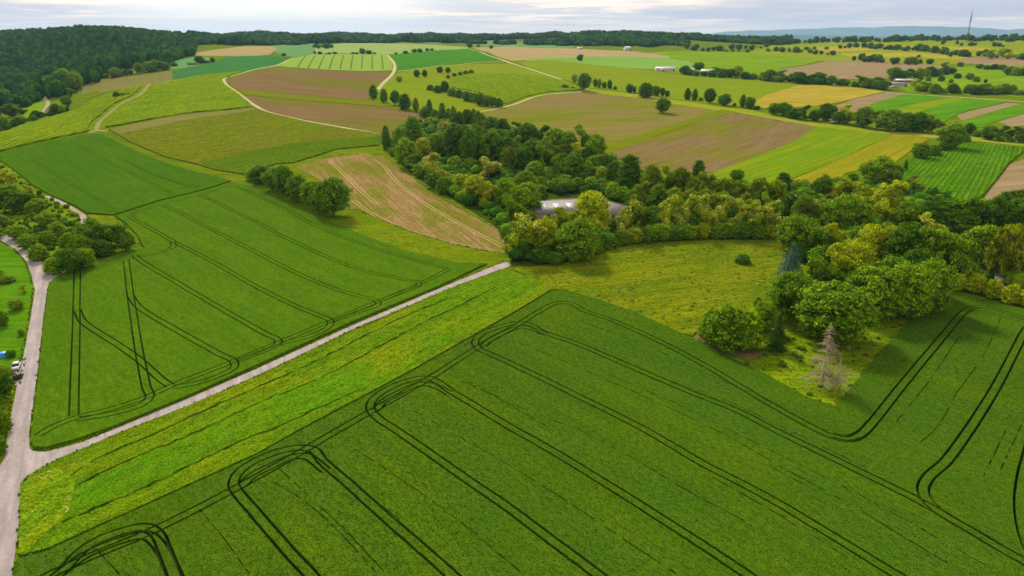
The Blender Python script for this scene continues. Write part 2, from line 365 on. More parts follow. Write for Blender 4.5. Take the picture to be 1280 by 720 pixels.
    reg('stubble_field', 'pale tan stubble field between hedge and wood', 'f_tan', .1, [(370,208),(415,197),(455,191.5),(478,196),(497,208),(520,226),(557,252),(595,272),(630,291),(634,318),(600,312),(570,306),(520,292),(482,277),(447,262),(438,262),(425,240),(400,225)])
    reg('wheat_field', 'bright green grain field with looping tractor tracks, left of the lane', 'f_wheat1', .75, [(61,362),(66,351),(80,342),(110,332),(150,319),(181,312),(172,295),(158,280),(144,271),(200,253),(250,240.5),(291,229),(320,235),(352,250),(407,276),(445,292),(495,311),(532,321),(570,330),(609,331),(603,333),(549,359),(440,404),(320,459),(230,499),(140,536),(100,550),(57,562),(42,561),(39,552),(49,470),(57,397)])
    reg('dirt_patch', 'bare earth under the bushes by the field corner', 'f_dirt', .0, [(864,418),(872,412),(890,420),(915,430),(945,440),(965,440),(940,450),(905,445),(880,432)])
    reg('crop_strip', 'yellow-green leafy crop strip beside the lane', 'f_strip', .7, [(690,363),(640,393),(510,467),(375,539),(320,570),(215,618),(125,659),(60,689),(25,697),(26,652),(28,622),(31,607),(54,588),(78,575),(150,545),(320,475),(560,364),(632,338),(660,347)])
    reg('wheat_field', 'large deep green grain field with tractor tracks filling the foreground', 'f_wheat2', .8, [(22,703),(61,692),(125,662),(215,621),(320,573),(375,542),(510,470),(640,396),(691,365),(702,363),(752,378),(795,393),(850,418),(890,438),(960,472),(1010,500),(1044,511),(1072,477),(1100,442),(1140,401),(1181,368),(1186,366),(1280,389),(1420,424),(1500,520),(1500,800),(-60,800),(10,740),(17,722)])
    reg('meadow', 'yellow-green wild meadow speckled with pale blooms', 'f_meadow', .35, [(640,337),(700,331),(750,310),(800,302),(880,292),(980,290),(985,350),(960,388),(890,410),(872,414),(866,421),(850,417),(795,392),(752,377),(702,362),(690,362),(660,346)])
    reg('meadow', 'rough green grass around the dead spruces', 'f_rough', .15, [(872,425),(905,446),(940,451),(968,440),(960,390),(985,350),(1100,330),(1190,340),(1180,366),(1140,400),(1100,441),(1072,476),(1044,510),(1010,499),(960,471),(890,436)])
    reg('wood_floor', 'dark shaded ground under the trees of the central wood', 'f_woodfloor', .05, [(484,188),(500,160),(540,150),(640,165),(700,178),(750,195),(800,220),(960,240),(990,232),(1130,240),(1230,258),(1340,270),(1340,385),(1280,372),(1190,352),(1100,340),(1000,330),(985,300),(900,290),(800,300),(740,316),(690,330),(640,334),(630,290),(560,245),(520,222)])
    reg('yard', 'pale paved yard between the trees on the right', 'f_yard', .06, [(978,244),(1000,241),(1030,250),(1060,256),(1055,264),(1020,258),(1002,262),(1000,290),(980,290)])
    reg('clearing', 'small sunlit grass clearing inside the wood', 'f_verge', .3, [(556,204),(590,203),(615,214),(600,228),(566,222)])
    # left verge and gardens
    reg('scrub_ground', 'tangled green scrub ground left of the grain field', 'f_rough', .2, [(-60,240),(0,205),(14,214),(40,235),(60,248),(92,264),(100,272),(98,288),(104,300),(110,330),(80,340),(62,344),(52,327),(30,303),(0,288),(-60,270)])
    reg('lawn', 'bright green mown grass inside the road bend', 'f_lawn', .05, [(-80,290),(-60,292),(0,303),(18,313),(32,328),(39,346),(41,354),(30,440),(20,465),(-100,460),(-100,290)])
    reg('crop_strip', 'fresher green middle bed of the leafy strip', 'f_strip2', .72, [(78,655),(110,642.5),(175,614.5),(240,583.5),(300,554.5),(345,536.5),(400,511.5),(450,489.5),(540,448),(600,420),(640,396),(655,382),(620,360),(583,380),(530,405),(470,438),(400,475),(320,508),(250,541),(200,562),(140,588),(95,612),(82,632)][:7]+[(430,499),(460,478),(470,456),(440,456),(400,475),(320,508),(250,541),(200,562),(140,588),(95,612),(82,632)])
    reg('scrub_ground', 'weedy rough corner of the leafy strip beside the farm road', 'f_weeds', .7, [(26,610),(40,600),(70,588),(96,600),(88,640),(64,664),(40,688),(24,696),(26,652)])
    # hard surfaces
    reg('farm_road', 'grey-pink asphalt farm road curving down the left edge', 'f_road', .03, [(-160,268),(-80,272),(0,287.5),(25,302),(52,327),(66,344),(81,339),(84,341),(66,350),(61,353),(59,362),(54,397),(46,472),(37,535),(36,548),(37,560),(42,564),(57,565),(100,554),(140,537.5),(230,500),(320,461.5),(440,407),(549,360.8),(622,330.5),(636,327),(639,332),(560,361),(440,412),(320,470),(235,507),(150,540),(107,559),(75,572),(50,585),(32,596),(25,605),(25,622),(24,652),(19,690),(15,720),(9,760),(0,820),(-80,860),(-90,640),(-30,600),(0,582),(6,572),(10,540),(14,520),(20,488),(22,480),(30,442),(38,400),(44,362),(41,352),(40,345),(33,327),(20,312),(0,300),(-80,284),(-160,280)])
    reg('driveway', 'short gravel pull-in beside the farm road', 'f_gravel', .035, [(29,449),(24,452),(20,462),(13,466),(12,473),(20,482),(23,478),(25,468)])
    strip('path', 'stony path climbing past the scrub on the left', 'f_gravel', .03, [(57,245),(72,251),(92,262),(104,270),(103,277),(99,286),(99,296)], 2.8)
    strip('lane', 'grey lane winding through the left valley', 'f_gravel', .03, [(52,111),(54,120),(60,128),(56,136),(51,143)], 5, 1400)
    P = [(120,164),(124,153),(135,143),(152,129.5),(176,117.5),(200,105),(214,99.5)]
    strip('grass_track', 'green grass verge of the vineyard track', 'f_rough', .1, P, 13, 1500)
    strip('farm_track', 'pale dirt track climbing between the two vineyards', 'f_track2', .03+.1, P, 3.2, 1500)
    strip('farm_track', 'pale dirt junction below the two vineyards', 'f_track2', .04, [(112,166),(120,163),(133,164)], 5)
    strip('farm_track', 'pale track winding along the olive vineyard', 'f_track', .03, [(367,72.5),(346,81.5),(318,87),(300,92),(281,98),(280,101),(284,107),(300,118),(319,132),(335,140),(382,151),(432,160),(476,167.5)], 4.5)
    strip('farm_track', 'pale concrete track rising right of the striped crop', 'f_track', .03, [(472,112),(480,103),(492,90),(493,80),(488,73),(484,68.5)], 6)
    strip('farm_track', 'long white track crossing the far fields diagonally', 'f_track', .03, [(588,61.5),(605,67),(630,75.5),(640,79.3),(665,87),(702,99)], 6)
    strip('farm_track', 'thin pale track along the dark green field', 'f_track', .03, [(636,76.5),(610,77),(570,81),(497,89)], 4)
    strip('farm_track', 'pale track curving along the vineyard behind the wood', 'f_track', .03, [(565,149),(592,141.3),(620,136),(640,131),(677,119),(727,114.5)], 4)
    strip('farm_track', 'thin pale track along the far rim of the olive field', 'f_track', .03, [(960,101),(1058,108),(1110,115),(1190,121),(1290,128)], 5)
    strip('farm_track', 'brown earth track along the edge of the grain field', 'f_dirt', .03, [(1186,358),(1215,364),(1245,374),(1280,387),(1340,408)], 2.4)
    strip('farm_track', 'pale lane through the trees on the right', 'f_gravel', .08, [(985,243),(986,262),(984,280),(986,292)], 5)
    strip('farm_track', 'pale lane end behind the white blossoming tree', 'f_gravel', .08, [(1130,268),(1142,267.5),(1160,271)], 5)

# tractor tracks (centre lines in the photo) : (list of points, gauge, width)
TR = {}
TR['w2'] = [
 [(40,735),(62,724),(100,706),(192,667),(292,616),(360,578),(425,540),(465,517),(535,477),(597,437),(648,408),(675,391),(697,381),(715,382),(728,390),(760,401),(815,425),(880,459),(960,507),(1012,536),(1040,549),(1060,553),(1074,548),(1086,536),(1130,481),(1179,422),(1203,394),(1214,387),(1228,386),(1250,391),(1280,401),(1340,424)],
 [(1170,754),(1113,719),(1040,674),(960,626),(880,584),(805,540),(720,497),(640,458),(614,446),(599,439),(594,430),(604,419),(628,410),(648,406),(664,409),(677,417),(715,430),(790,462),(865,494),(920,516),(968,541),(1050,581),(1148,630),(1200,660),(1240,684),(1290,712),(1350,746)],
 [(1308,400),(1287,410),(1268,441),(1243,489),(1210,541),(1182,580),(1159,601),(1153,617),(1163,635),(1187,653),(1216,669),(1250,690)],
 [(1297,520),(1288,560),(1278,600),(1275,640),(1283,680),(1300,712)],
 [(785,752),(742,719),(640,642),(567,591),(494,540),(474,527),(464,516),(465,505),(478,493),(503,481),(533,475),(548,481),(562,491),(582,503),(632,534),(690,567),(795,632),(928,719),(975,752)],
 [(404,742),(385,719),(352,682),(320,645),(301,623),(293,610),(297,597),(312,584),(334,573),(356,566),(378,563),(394,567),(402,578),(440,612),(482,650),(560,719),(592,748)],
 [(60,735),(84,713),(98,697),(118,682),(147,670),(178,663),(196,670),(206,690),(217,718),(228,742)],
 [(470,516),(480,505),(503,492),(526,483),(545,486),(562,495)],
 [(304,610),(316,598),(342,585),(364,575),(384,574),(396,582),(408,592)],
 [(604,436),(614,427),(634,417),(652,411),(668,415),(684,421)],
 [(75,722),(108,698),(150,680),(182,673),(198,684),(212,708),(223,738)],
 [(1040,547),(1058,551),(1076,545),(1090,531)]]
TR['w1'] = [
 [(160,272),(202,257),(250,245.5),(289,234),(320,245),(352,260),(395,284),(445,304),(520,328),(560,338)],
 [(250,246),(262,250),(285,262),(320,279),(370,305),(445,337),(507,352),(523,355),(522,360),(505,367),(478,377)],
 [(203,258),(214,262),(260,286),(320,317),(360,338),(410,360),(455,374),(471,378),(472,384),(455,390),(430,399),(413,405)],
 [(162,272),(170,277),(190,288),(216,303),(268,330),(320,360),(370,385),(400,397),(413,403),(411,411),(395,420),(372,427),(350,432)],
 [(168,321),(178,329),(226,358),(320,413),(335,421),(348,427),(346,434),(326,443),(300,453)],
 [(164,372),(174,386),(230,420),(276,446),(292,454),(292,463),(270,474),(240,483),(216,487)],
 [(97,390),(105,405),(150,435),(175,453),(203,478),(214,485)],
 [(97,340),(96,400),(94,490),(93,522)],
 [(158,328),(162,360),(168,400),(176,450),(184,488),(188,499),(178,509),(150,518),(120,524),(98,527)],
 [(48,548),(66,537),(93,526),(140,514),(184,499),(215,485),(290,455),(350,430),(415,403),(475,378),(525,357),(562,338)],
 [(216,303),(216,311),(199,318),(160,326),(125,335),(99,346)]]
TR['seam'] = [
 [(652,432),(740,470),(890,539),(972,585),(1060,634),(1185,710)],
 [(722,540),(790,576),(855,615),(930,655)], [(586,480),(640,508),(722,540)],
 [(445,565),(500,602),(540,630),(590,668),(650,719)],
 [(640,587),(715,635),(770,672),(845,722)], [(505,510),(560,541),(640,587)],
 [(330,600),(372,624),(410,655),(470,719)],
 [(430,595),(460,622),(500,655)], [(1250,400),(1227,450),(1195,495),(1170,538),(1145,560)],
 [(1257,540),(1245,565),(1228,600)], [(1276,535),(1262,565),(1250,590)], [(1197,425),(1160,480),(1120,530)],
 [(960,585),(1020,618)], [(900,500),(1000,548),(1100,598),(1150,626)],
 [(720,402),(800,432),(880,468),(960,505)], [(250,640),(290,690),(312,722)], [(120,690),(150,722)], [(350,590),(395,632),(430,665),(480,719)], [(560,470),(620,500),(690,540)], [(760,470),(860,515),(950,560),(1080,626),(1240,716)], [(540,455),(600,425)], [(890,600),(960,640),(1060,702)]]
TR['barley'] = [
 [(40,200),(72,221),(104,241),(135,258),(140,268)],
 [(100,184),(140,206),(180,226),(216,243)], [(150,200),(200,222),(240,236)]]
TR['striped'] = [[(392+12.5*k-.35*(k-3.5)**1*2, 69.3), (392+11.6*k+ (k-4)*1.9, 87)] for k in range(-1, 9)]
TR['strip'] = [
 [(84,602),(105,586),(140,568),(202,541),(260,514),(320,488),(400,452),(480,410),(560,375)],
 [(95,612),(140,588),(200,562),(250,541),(320,508),(400,475),(470,438),(530,405),(583,380),(620,360)],
 [(78,656),(110,643),(175,615),(240,584),(300,555),(345,537),(400,512),(450,490)]]
TR['tan'] = [[(466,199),(478,206),(495,226),(535,257),(570,277),(605,296),(632,310)], [(412,202),(424,212),(437,225),(456,243),(472,256)],
 [(441,250),(460,264),(482,276),(520,291),(570,304.5),(632,315)]]

# ------------------------------------------------------------------ field materials
def make_field_mats():
    F = {}
    aL = wang(320, 467, 560, 362)        # the lane's direction
    aW = wang(640, 541, 917, 719)        # tramlines of the big field
    aF = wang(320, 317, 410, 361)
    F['ground'] = fieldmat('rough_grass', (98,118,32), (116,126,42), (80,106,30), fine=.8, coarse=30, streak=2, speck=.45, bump=.6)
    F['f_bright'] = fieldmat('bright_crop', (112,146,36), (130,152,48), (98,130,36), ang=.5, coarse=60)
    F['f_bright2'] = fieldmat('bright_crop_lined', (104,134,14), (116,142,18), (132,138,28), ang=wang(1092,180,987,225), coarse=20, streak=12, rows=(13., .28, (86,128,20), -.75))
    F['f_yellowgreen'] = fieldmat('yellowgreen_meadow', (128,142,40), (144,150,56), (104,130,38), ang=.3, coarse=120, streak=4)
    F['f_yellow'] = fieldmat('yellow_crop', (168,150,48), (152,142,34), (184,162,76), ang=.4, coarse=60, streak=8)
    F['f_yellow2'] = fieldmat('olive_yellow_crop', (140,136,20), (124,130,18), (152,140,30), ang=wang(1092,180,987,225), coarse=20, streak=12, rows=(14., .3, (112,128,20), -.75))
    F['f_brown'] = fieldmat('brown_soil', (158,134,98), (142,122,88), (134,128,80), ang=.3, coarse=40, streak=8, c3amt=.4, bump=.3)
    F['f_brownpale'] = fieldmat('pale_brown_soil', (176,152,106), (160,142,96), (150,148,84), ang=.1, coarse=90, streak=5, c3amt=.5)
    F['f_brown2'] = fieldmat('brown_soil_greening', (132,110,74), (120,104,62), (114,116,46), ang=wang(757,180,902,137), coarse=40, streak=6, c3amt=.9, c3scale=110)
    F['f_browngreen'] = fieldmat('brown_soil_mixed', (132,106,72), (120,98,60), (108,114,34), ang=wang(320,120,470,130), coarse=40, streak=7, c3amt=.75, c3scale=200)
    F['f_browngreen2'] = fieldmat('olive_brown_field', (126,122,52), (112,120,34), (134,116,68), ang=wang(640,140,800,135), coarse=50, streak=7, c3amt=.9, c3scale=150)
    F['f_stubble'] = fieldmat('olive_stubble', (132,124,62), (122,112,64), (112,126,52), ang=.6, coarse=40, streak=6)
    F['f_teal'] = fieldmat('teal_crop', (98,138,88), (114,148,94), None, ang=.2, coarse=90)
    F['f_tealdeep'] = fieldmat('deep_teal_crop', (62,112,62), (76,122,64), None, ang=.5, coarse=60)
    F['f_pale'] = fieldmat('pale_crop', (146,166,100), (132,158,92), (158,166,110), ang=.1, coarse=90)
    F['f_mint'] = fieldmat('mint_crop', (112,156,76), (128,162,82), (136,156,76), ang=.1, coarse=70)
    F['f_mint2'] = fieldmat('mint_crop_strips', (84,130,44), (104,142,44), (74,122,42), ang=wang(1092,130,1186,122), coarse=30, streak=14)
    F['f_striped'] = fieldmat('striped_crop', (134,160,78), (142,164,84), None, ang=.0, coarse=60, speck=.2)
    F['f_deep'] = fieldmat('deep_green_crop', (66,120,44), (74,126,42), (92,134,52), ang=wang(500,75,600,70), coarse=60)
    F['f_green'] = fieldmat('green_grass', (108,120,38), (116,124,42), None, ang=.3, coarse=40)
    F['f_olive'] = fieldmat('olive_meadow', (112,138,32), (128,142,40), (130,132,56), ang=wang(700,95,900,105), coarse=70, streak=5, c3scale=120)
    F['f_verge'] = fieldmat('verge_grass', (144,152,56), (128,146,44), (160,156,76), ang=wang(727,113,902,136), coarse=20)
    F['f_vine'] = fieldmat('vineyard_rows', (136,154,12), (120,146,8), (148,158,24), ang=wang(10,180,190,108), coarse=40, fine=1.4, speck=.5, streak=5, rows=(4.4, .75, (72,104,14), -.1), bump=.8, bd=1.0)
    F['f_vine2'] = fieldmat('vineyard_rows_bright', (138,156,10), (122,148,8), (148,160,18), ang=wang(140,158,300,135), coarse=40, fine=1.4, speck=.5, streak=5, rows=(4.4, .75, (70,104,14), -.1), bump=.8, bd=1.0)
    F['f_vine3'] = fieldmat('vineyard_rows_fresh', (108,130,12), (96,122,10), None, ang=wang(260,205,470,172), coarse=30, fine=1., speck=.42, rows=(4., .75, (66,94,18), 0), bump=.8, bd=1.0)
    F['f_vineolive'] = fieldmat('vineyard_rows_sparse', (120,130,12), (108,122,12), (120,112,34), ang=wang(160,165,330,140), coarse=30, fine=1.4, speck=.5, rows=(4.4, .6, (86,100,14), 0), c3amt=.6, bump=.7, bd=.8)
    F['f_rows'] = fieldmat('dark_row_crop', (94,134,20), (82,126,18), (108,142,24), ang=wang(1146,262,1210,180), coarse=14, fine=1., speck=.5, rows=(3.2, .4, (50,88,16), -.1), c3amt=.6, c3scale=40, bump=1, bd=.8)
    F['f_barley'] = fieldmat('deep_green_barley', (72,103,11), (78,108,13), (64,98,13), ang=wang(40,200,100,241), coarse=40, fine=.7, speck=.24, streak=4, band=.06)
    F['f_wheat1'] = fieldmat('grain_leaves_bright', (78,108,15), (85,112,18), (70,102,17), ang=aF, coarse=26, fine=.5, speck=.34, streak=3, c3scale=60, c3amt=.4, bump=.6, band=.05)
    F['f_wheat2'] = fieldmat('grain_leaves_deep', (70,97,26), (77,102,29), (60,92,36), ang=aW, coarse=26, fine=.28, speck=.62, streak=3, c3scale=50, c3amt=.4, bump=.8, bd=.25, band=.05)
    F['f_strip'] = fieldmat('leafy_crop', (100,132,8), (88,122,6), (128,136,12), ang=aL, coarse=8, fine=.45, speck=.6, streak=14, c3scale=50, c3amt=.55, bump=1, bd=.5, band=.1)
    F['f_strip2'] = fieldmat('leafy_crop_fresh', (92,134,8), (82,124,8), (106,134,12), ang=aL, coarse=8, fine=.45, speck=.55, streak=14, c3scale=50, c3amt=.5, bump=1, bd=.5, band=.1)
    F['f_tan'] = fieldmat('tan_stubble', (160,130,84), (140,116,70), (112,118,42), ang=wang(470,205,535,257), coarse=10, fine=.5, speck=.45, streak=10, c3scale=40, c3amt=.85, rows=(2.8, .3, (118,100,58), -.2))
    F['f_dirt'] = fieldmat('bare_earth', (134,114,78), (118,102,66), (104,112,46), fine=.4, coarse=8, c3scale=14, c3amt=.7)
    F['f_meadow'] = fieldmat('wild_meadow', (112,123,12), (122,129,16), (92,114,16), ang=.3, coarse=14, fine=.7, speck=.5, streak=1.5, c3scale=26, c3amt=.8, bump=1, bd=.5, flowers=((160,160,88), .12, 1.0))
    F['f_rough'] = fieldmat('rough_green', (112,134,26), (126,144,30), (88,116,22), fine=.7, coarse=12, speck=.45, streak=1.5, c3scale=16, c3amt=.6, bump=1, bd=.5, flowers=((196,196,150), .06, 1.0))
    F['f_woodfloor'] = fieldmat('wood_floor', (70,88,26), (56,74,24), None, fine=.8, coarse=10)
    F['f_weeds'] = fieldmat('corner_weeds', (108,138,20), (94,126,18), (126,138,36), ang=1.2, fine=.6, coarse=8, speck=.5, streak=4, c3scale=14, c3amt=.6, bump=1, bd=.5, flowers=((200,200,150), .10, .9))
    F['f_lawn'] = fieldmat('mown_grass', (84,128,22), (98,136,28), (74,112,24), fine=.4, coarse=14, speck=.25, c3scale=20)
    F['f_yard'] = fieldmat('yard_paving', (196,168,146), (182,158,136), None, fine=.8, coarse=12, speck=.12)
    F['f_gravel'] = fieldmat('gravel', (182,166,152), (168,152,136), (150,142,110), fine=.3, coarse=6, speck=.18)
    F['f_track2'] = fieldmat('dirt_track_brown', (166,150,112), (148,134,96), (128,134,66), fine=.5, coarse=12, speck=.2, c3amt=.6, c3scale=12)
    F['f_track'] = fieldmat('dirt_track', (204,192,150), (190,178,134), (164,164,104), fine=.5, coarse=12, speck=.15, c3amt=.5, c3scale=15)
    F['f_road'] = fieldmat('old_asphalt', (182,168,164), (166,154,152), (150,140,132), ang=wang(30,500,45,400), fine=.3, coarse=5, speck=.14, streak=9, c3scale=9, c3amt=.5, bump=.15, bd=.05)
    F['t_wheat'] = fieldmat('trodden_soil', (22,52,18), (28,58,20), (66,66,30), fine=.4, coarse=20, speck=.3, c3scale=50, c3amt=.55)
    F['t_stripe'] = fieldmat('striped_wheel_lane', (92,124,56), (84,118,52), None, fine=1., coarse=20)
    F['t_pale'] = fieldmat('trodden_straw', (196,172,120), (180,160,108), None, fine=.4, coarse=10, speck=.2)
    return F

# ------------------------------------------------------------------ one triangulated sheet: ground, fields, roads, tractor tracks
def pip(X, Y, poly):
    x0, y0 = poly.min(0); x1, y1 = poly.max(0)
    idx = np.nonzero((X >= x0) & (X <= x1) & (Y >= y0) & (Y <= y1))[0]
    if not len(idx): return idx
    x, y = X[idx], Y[idx]; ins = np.zeros(len(idx), bool)
    px, py = poly[:, 0], poly[:, 1]; qx, qy = np.roll(px, -1), np.roll(py, -1)
    for k in range(len(poly)):
        c = (py[k] > y) != (qy[k] > y)
        if c.any():
            xi = (qx[k]-px[k])*(y-py[k])/((qy[k]-py[k]) or 1e-12)+px[k]
            ins ^= c & (x < xi)
    return idx[ins]
REGION_POLY = {}
def build_ground():
    F = make_field_mats(); build_regions()
    pts, edges = [], []
    def chain(P, closed=True):
        n0 = len(pts); pts.extend([(float(a), float(b)) for a, b in P]); n = len(P)
        edges.extend([(n0+i, n0+i+1) for i in range(n-1)])
        if closed: edges.append((n0+n-1, n0))
    def dens(P):
        out = []
        for a, b in zip(P, np.roll(P, -1, 0)):
            L = np.linalg.norm(b-a); d = np.linalg.norm((a+b)/2); n = min(200, max(1, int(L/max(5, d*.02))))
            for i in range(n): out.append(a+(b-a)*i/n)
        return np.array(out)
    R2 = []
    for (nm, lb, mt, h, P) in REG:
        P = P[np.r_[True, np.linalg.norm(np.diff(P, axis=0), axis=1) > .05]]
        if 'strip' not in nm and len(P) < 60: P = dens(P)
        R2.append(P); chain(P)
    # tractor tracks
    RB = []    # (key, A, B, halfwidth)
    stepf = lambda p: max(1.6, np.linalg.norm(p)*.012)
    for key, gauge, w in (('w2', 2.15, .54), ('w1', 2.1, .5), ('seam', 0, .26), ('barley', 2.1, .45), ('striped', 0, 2.4), ('strip', 0, .62), ('tan', 2.0, .6)):
        for pl in TR[key]:
            C = smooth(atn(pl)[:, :2], stepf); n = normals(C)
            wob = (np.interp(np.arange(len(C)), np.arange(0, len(C)+6, 4), rng.normal(0, .03, len(np.arange(0, len(C)+6, 4)))))[:, None]
            for s in ((-1, 1) if gauge else (0,)):
                Q = C+n*(s*gauge/2+wob); ww = w*(1+rng.uniform(-.1, .1, len(Q)))
                if key == 'strip': Q = Q+normals(Q)*rng.normal(0, .22, len(Q))[:, None]; ww = w*(1+rng.uniform(-.6, .7, len(Q)))
                if key == 'seam': ww = w*(1+rng.uniform(-.5, .5, len(Q)))
                chain(ribbon(Q, ww)); RB.append((key, Q, ww))
    # ground grid in rings round the viewpoint
    d = 8.0
    while d < 36000:
        st = max(4., d*(.028 if d < 5000 else .07))
        na = int(2*math.pi*d/(st*1.0)) if d < 60 else int(2*math.pi*d/st)
        off = random.random()
        for k in range(na):
            a = -math.pi+2*math.pi*(k+off)/na
            if abs(a) > R(56) and (k % 6): continue
            dd = min(d*(1+random.uniform(-.006, .006)), 36500)
            pts.append((math.sin(a)*dd, math.cos(a)*dd))
        d += st
    print('cdt in', len(pts), len(edges))
    vc, ed, fc, *_ = delaunay_2d_cdt([Vector(p) for p in pts], edges, [], 0, 1e-3)
    V = np.array([(v.x, v.y) for v in vc]); Fc = np.array([f[:3] for f in fc if len(f) == 3], np.int64)
    print('cdt out', V.shape, Fc.shape)
    A, B, C = V[Fc[:, 0]], V[Fc[:, 1]], V[Fc[:, 2]]
    cr = (B[:, 0]-A[:, 0])*(C[:, 1]-A[:, 1])-(B[:, 1]-A[:, 1])*(C[:, 0]-A[:, 0])
    Fc[cr < 0] = Fc[cr < 0][:, ::-1]; Fc = Fc[np.abs(cr) > 1e-7]
    G = V[Fc].mean(1); X, Y = G[:, 0], G[:, 1]
    rid = np.full(len(Fc), 0)
    specs = [('ground', 'rolling green farmland reaching to the horizon', 'ground', 0.)]
    for k, ((nm, lb, mt, h, _), P) in enumerate(zip(REG, R2)):
        rid[pip(X, Y, P)] = k+1; specs.append((nm, lb, mt, h))
        REGION_POLY.setdefault(lb, P)
    # which fields each set of tracks may cut
    lid = {s[1]: i for i, s in enumerate(specs)}
    host = {'w2': 'large deep green grain field with tractor tracks filling the foreground', 'seam': 'large deep green grain field with tractor tracks filling the foreground',
            'w1': 'bright green grain field with looping tractor tracks, left of the lane', 'barley': 'smooth deep green field on the upper left',
            'striped': 'pale green crop with nine dark stripes', 'strip': 'yellow-green leafy crop strip beside the lane', 'tan': 'pale tan stubble field between hedge and wood'}
    tsp = {'w2': ('tractor_track', 'dark double wheel tracks looping through the foreground grain', 't_wheat', .02), 'w1': ('tractor_track', 'dark double wheel tracks looping through the field left of the lane', 't_wheat', .02),
           'seam': ('seed_gap', 'thin faint sowing gaps between the wheel tracks', 'f_wheat2', .5), 'barley': ('tractor_track', 'faint wheel tracks in the smooth green field', 'f_barley', .5),
           'striped': ('tractor_track', 'nine dark wheel lanes in the pale striped crop', 't_stripe', .05), 'strip': ('crop_gap', 'ragged dark gaps between the beds of the leafy strip', 't_wheat', .1),
           'tan': ('tractor_track', 'pale wheel tracks sweeping across the tan stubble', 't_pale', .04)}
    cell = 4.0; gx = np.floor(X/cell).astype(int); gy = np.floor(Y/cell).astype(int)
    near = np.hypot(X, Y) < 1800; H = {}
    allowed = np.isin(rid, [lid[h] for h in host.values()]+[lid['fresher green middle bed of the leafy strip']]) & near
    for i in np.nonzero(allowed)[0]: H.setdefault((gx[i], gy[i]), []).append(i)
    tid = {}
    newid = rid.copy()
    for key, Q, ww in sorted(RB, key=lambda r: r[0] != 'seam'):
        if key not in tid: tid[key] = len(specs); specs.append(tsp[key])
        hid = lid[host[key]]
        for k in range(len(Q)-1):
            if key in ('strip', 'seam') and random.random() < (.06 if key == 'strip' else .25): continue
            a, b = Q[k], Q[k+1]; hw = (ww[k]+ww[k+1])/4+.01
            x0, x1 = sorted((a[0], b[0])); y0, y1 = sorted((a[1], b[1]))
            cand = []
            for cx in range(int((x0-hw)//cell)-1, int((x1+hw)//cell)+2):
                for cy in range(int((y0-hw)//cell)-1, int((y1+hw)//cell)+2):
                    cand += H.get((cx, cy), [])
            if not cand: continue
            ci = np.array(cand); g = G[ci]; ab = b-a; L = max(ab@ab, 1e-9)
            t = ((g-a)@ab)/L; t = np.clip(t, -.02, 1.02)
            dd = np.linalg.norm(g-(a+t[:, None]*ab), axis=1)
            ok = (dd < hw) & ((rid[ci] == hid) | ((key == 'strip') & (rid[ci] == lid['fresher green middle bed of the leafy strip'])))
            newid[ci[ok]] = tid[key]
    rid = newid
    hts = np.array([s[3] for s in specs]); Z = hz(V[:, 0], V[:, 1])
    # region borders -> little walls owned by the taller side
    E = np.vstack([Fc[:, [0, 1]], Fc[:, [1, 2]], Fc[:, [2, 0]]]); fi = np.tile(np.arange(len(Fc)), 3)
    key = np.minimum(E[:, 0], E[:, 1])*len(V)+np.maximum(E[:, 0], E[:, 1])
    o = np.argsort(key, kind='stable'); ks = key[o]; same = np.nonzero(ks[1:] == ks[:-1])[0]
    e1, e2 = o[same], o[same+1]; r1, r2 = rid[fi[e1]], rid[fi[e2]]
    dif = hts[r1] != hts[r2]; e1, e2, r1, r2 = e1[dif], e2[dif], r1[dif], r2[dif]
    swap = hts[r1] < hts[r2]; hi = np.where(swap, e2, e1); hr = np.where(swap, r2, r1); lr = np.where(swap, r1, r2)
    for k, (nm, lb, mt, h) in enumerate(specs):
        f = Fc[rid == k]
        if not len(f): print('EMPTY', nm, lb); continue
        u, inv = np.unique(f, return_inverse=True); f = inv.reshape(-1, 3)
        P = np.column_stack([V[u], Z[u]+h])
        w = hr == k; we = E[hi[w]]; wl = lr[w]
        nb = len(P)
        if len(we):
            tA = np.column_stack([V[we[:, 0]], Z[we[:, 0]]+h]); tB = np.column_stack([V[we[:, 1]], Z[we[:, 1]]+h])
            bA = tA.copy(); bA[:, 2] += hts[wl]-h; bB = tB.copy(); bB[:, 2] += hts[wl]-h
            n = len(we); P = np.vstack([P, tA, tB, bA, bB]); i = np.arange(n)+nb
            f = np.vstack([f, np.column_stack([i+n, i, i+2*n]), np.column_stack([i+n, i+2*n, i+3*n])])
        me = mesh_np(nm, P, f, [F[mt]], 3)
        ob = link(nm, me); tag(ob, lb, nm.replace('_', ' '), None, 'structure')
    return F
FM = build_ground()

# distant mountains
def mountains(name, label, dist, pts, col, base=-40, amp=40):
    xs = np.arange(pts[0][0], pts[-1][0], 6.0)
    yy = np.interp(xs, [p[0] for p in pts], [p[1] for p in pts])
    D = rays(np.column_stack([xs, yy]))
    top = CAM_H+D[:, 2]*dist; n = len(xs)
    nz = sum(np.sin(xs/w+ph)*a for w, ph, a in ((31, 1, .5), (13, 2, .3), (5.3, 0, .2)))*amp
    V = []
    for fr, zf in ((-.16, 0), (-.09, .45), (-.04, .8), (0, 1), (.05, .7), (.14, 0)):
        dd = dist*(1+fr)*(1+.004*np.sin(xs/17+fr*60))
        V.append(np.column_stack([D[:, 0]*dd, D[:, 1]*dd, base+(top+nz-base)*zf*(1+.1*np.sin(xs/9+fr*90)*(zf < 1)*(zf > 0))]))
    m = len(V); V = np.vstack(V)
    Fq = [(r*n+i, r*n+i+1, (r+1)*n+i+1, (r+1)*n+i) for r in range(m-1) for i in range(n-1)]
    o = link(name, mesh_np(name, V, Fq, [plain(name, col, .95, .1, .002, spec=0)], smooth=True)); tag(o, label, 'mountains', None, 'structure')
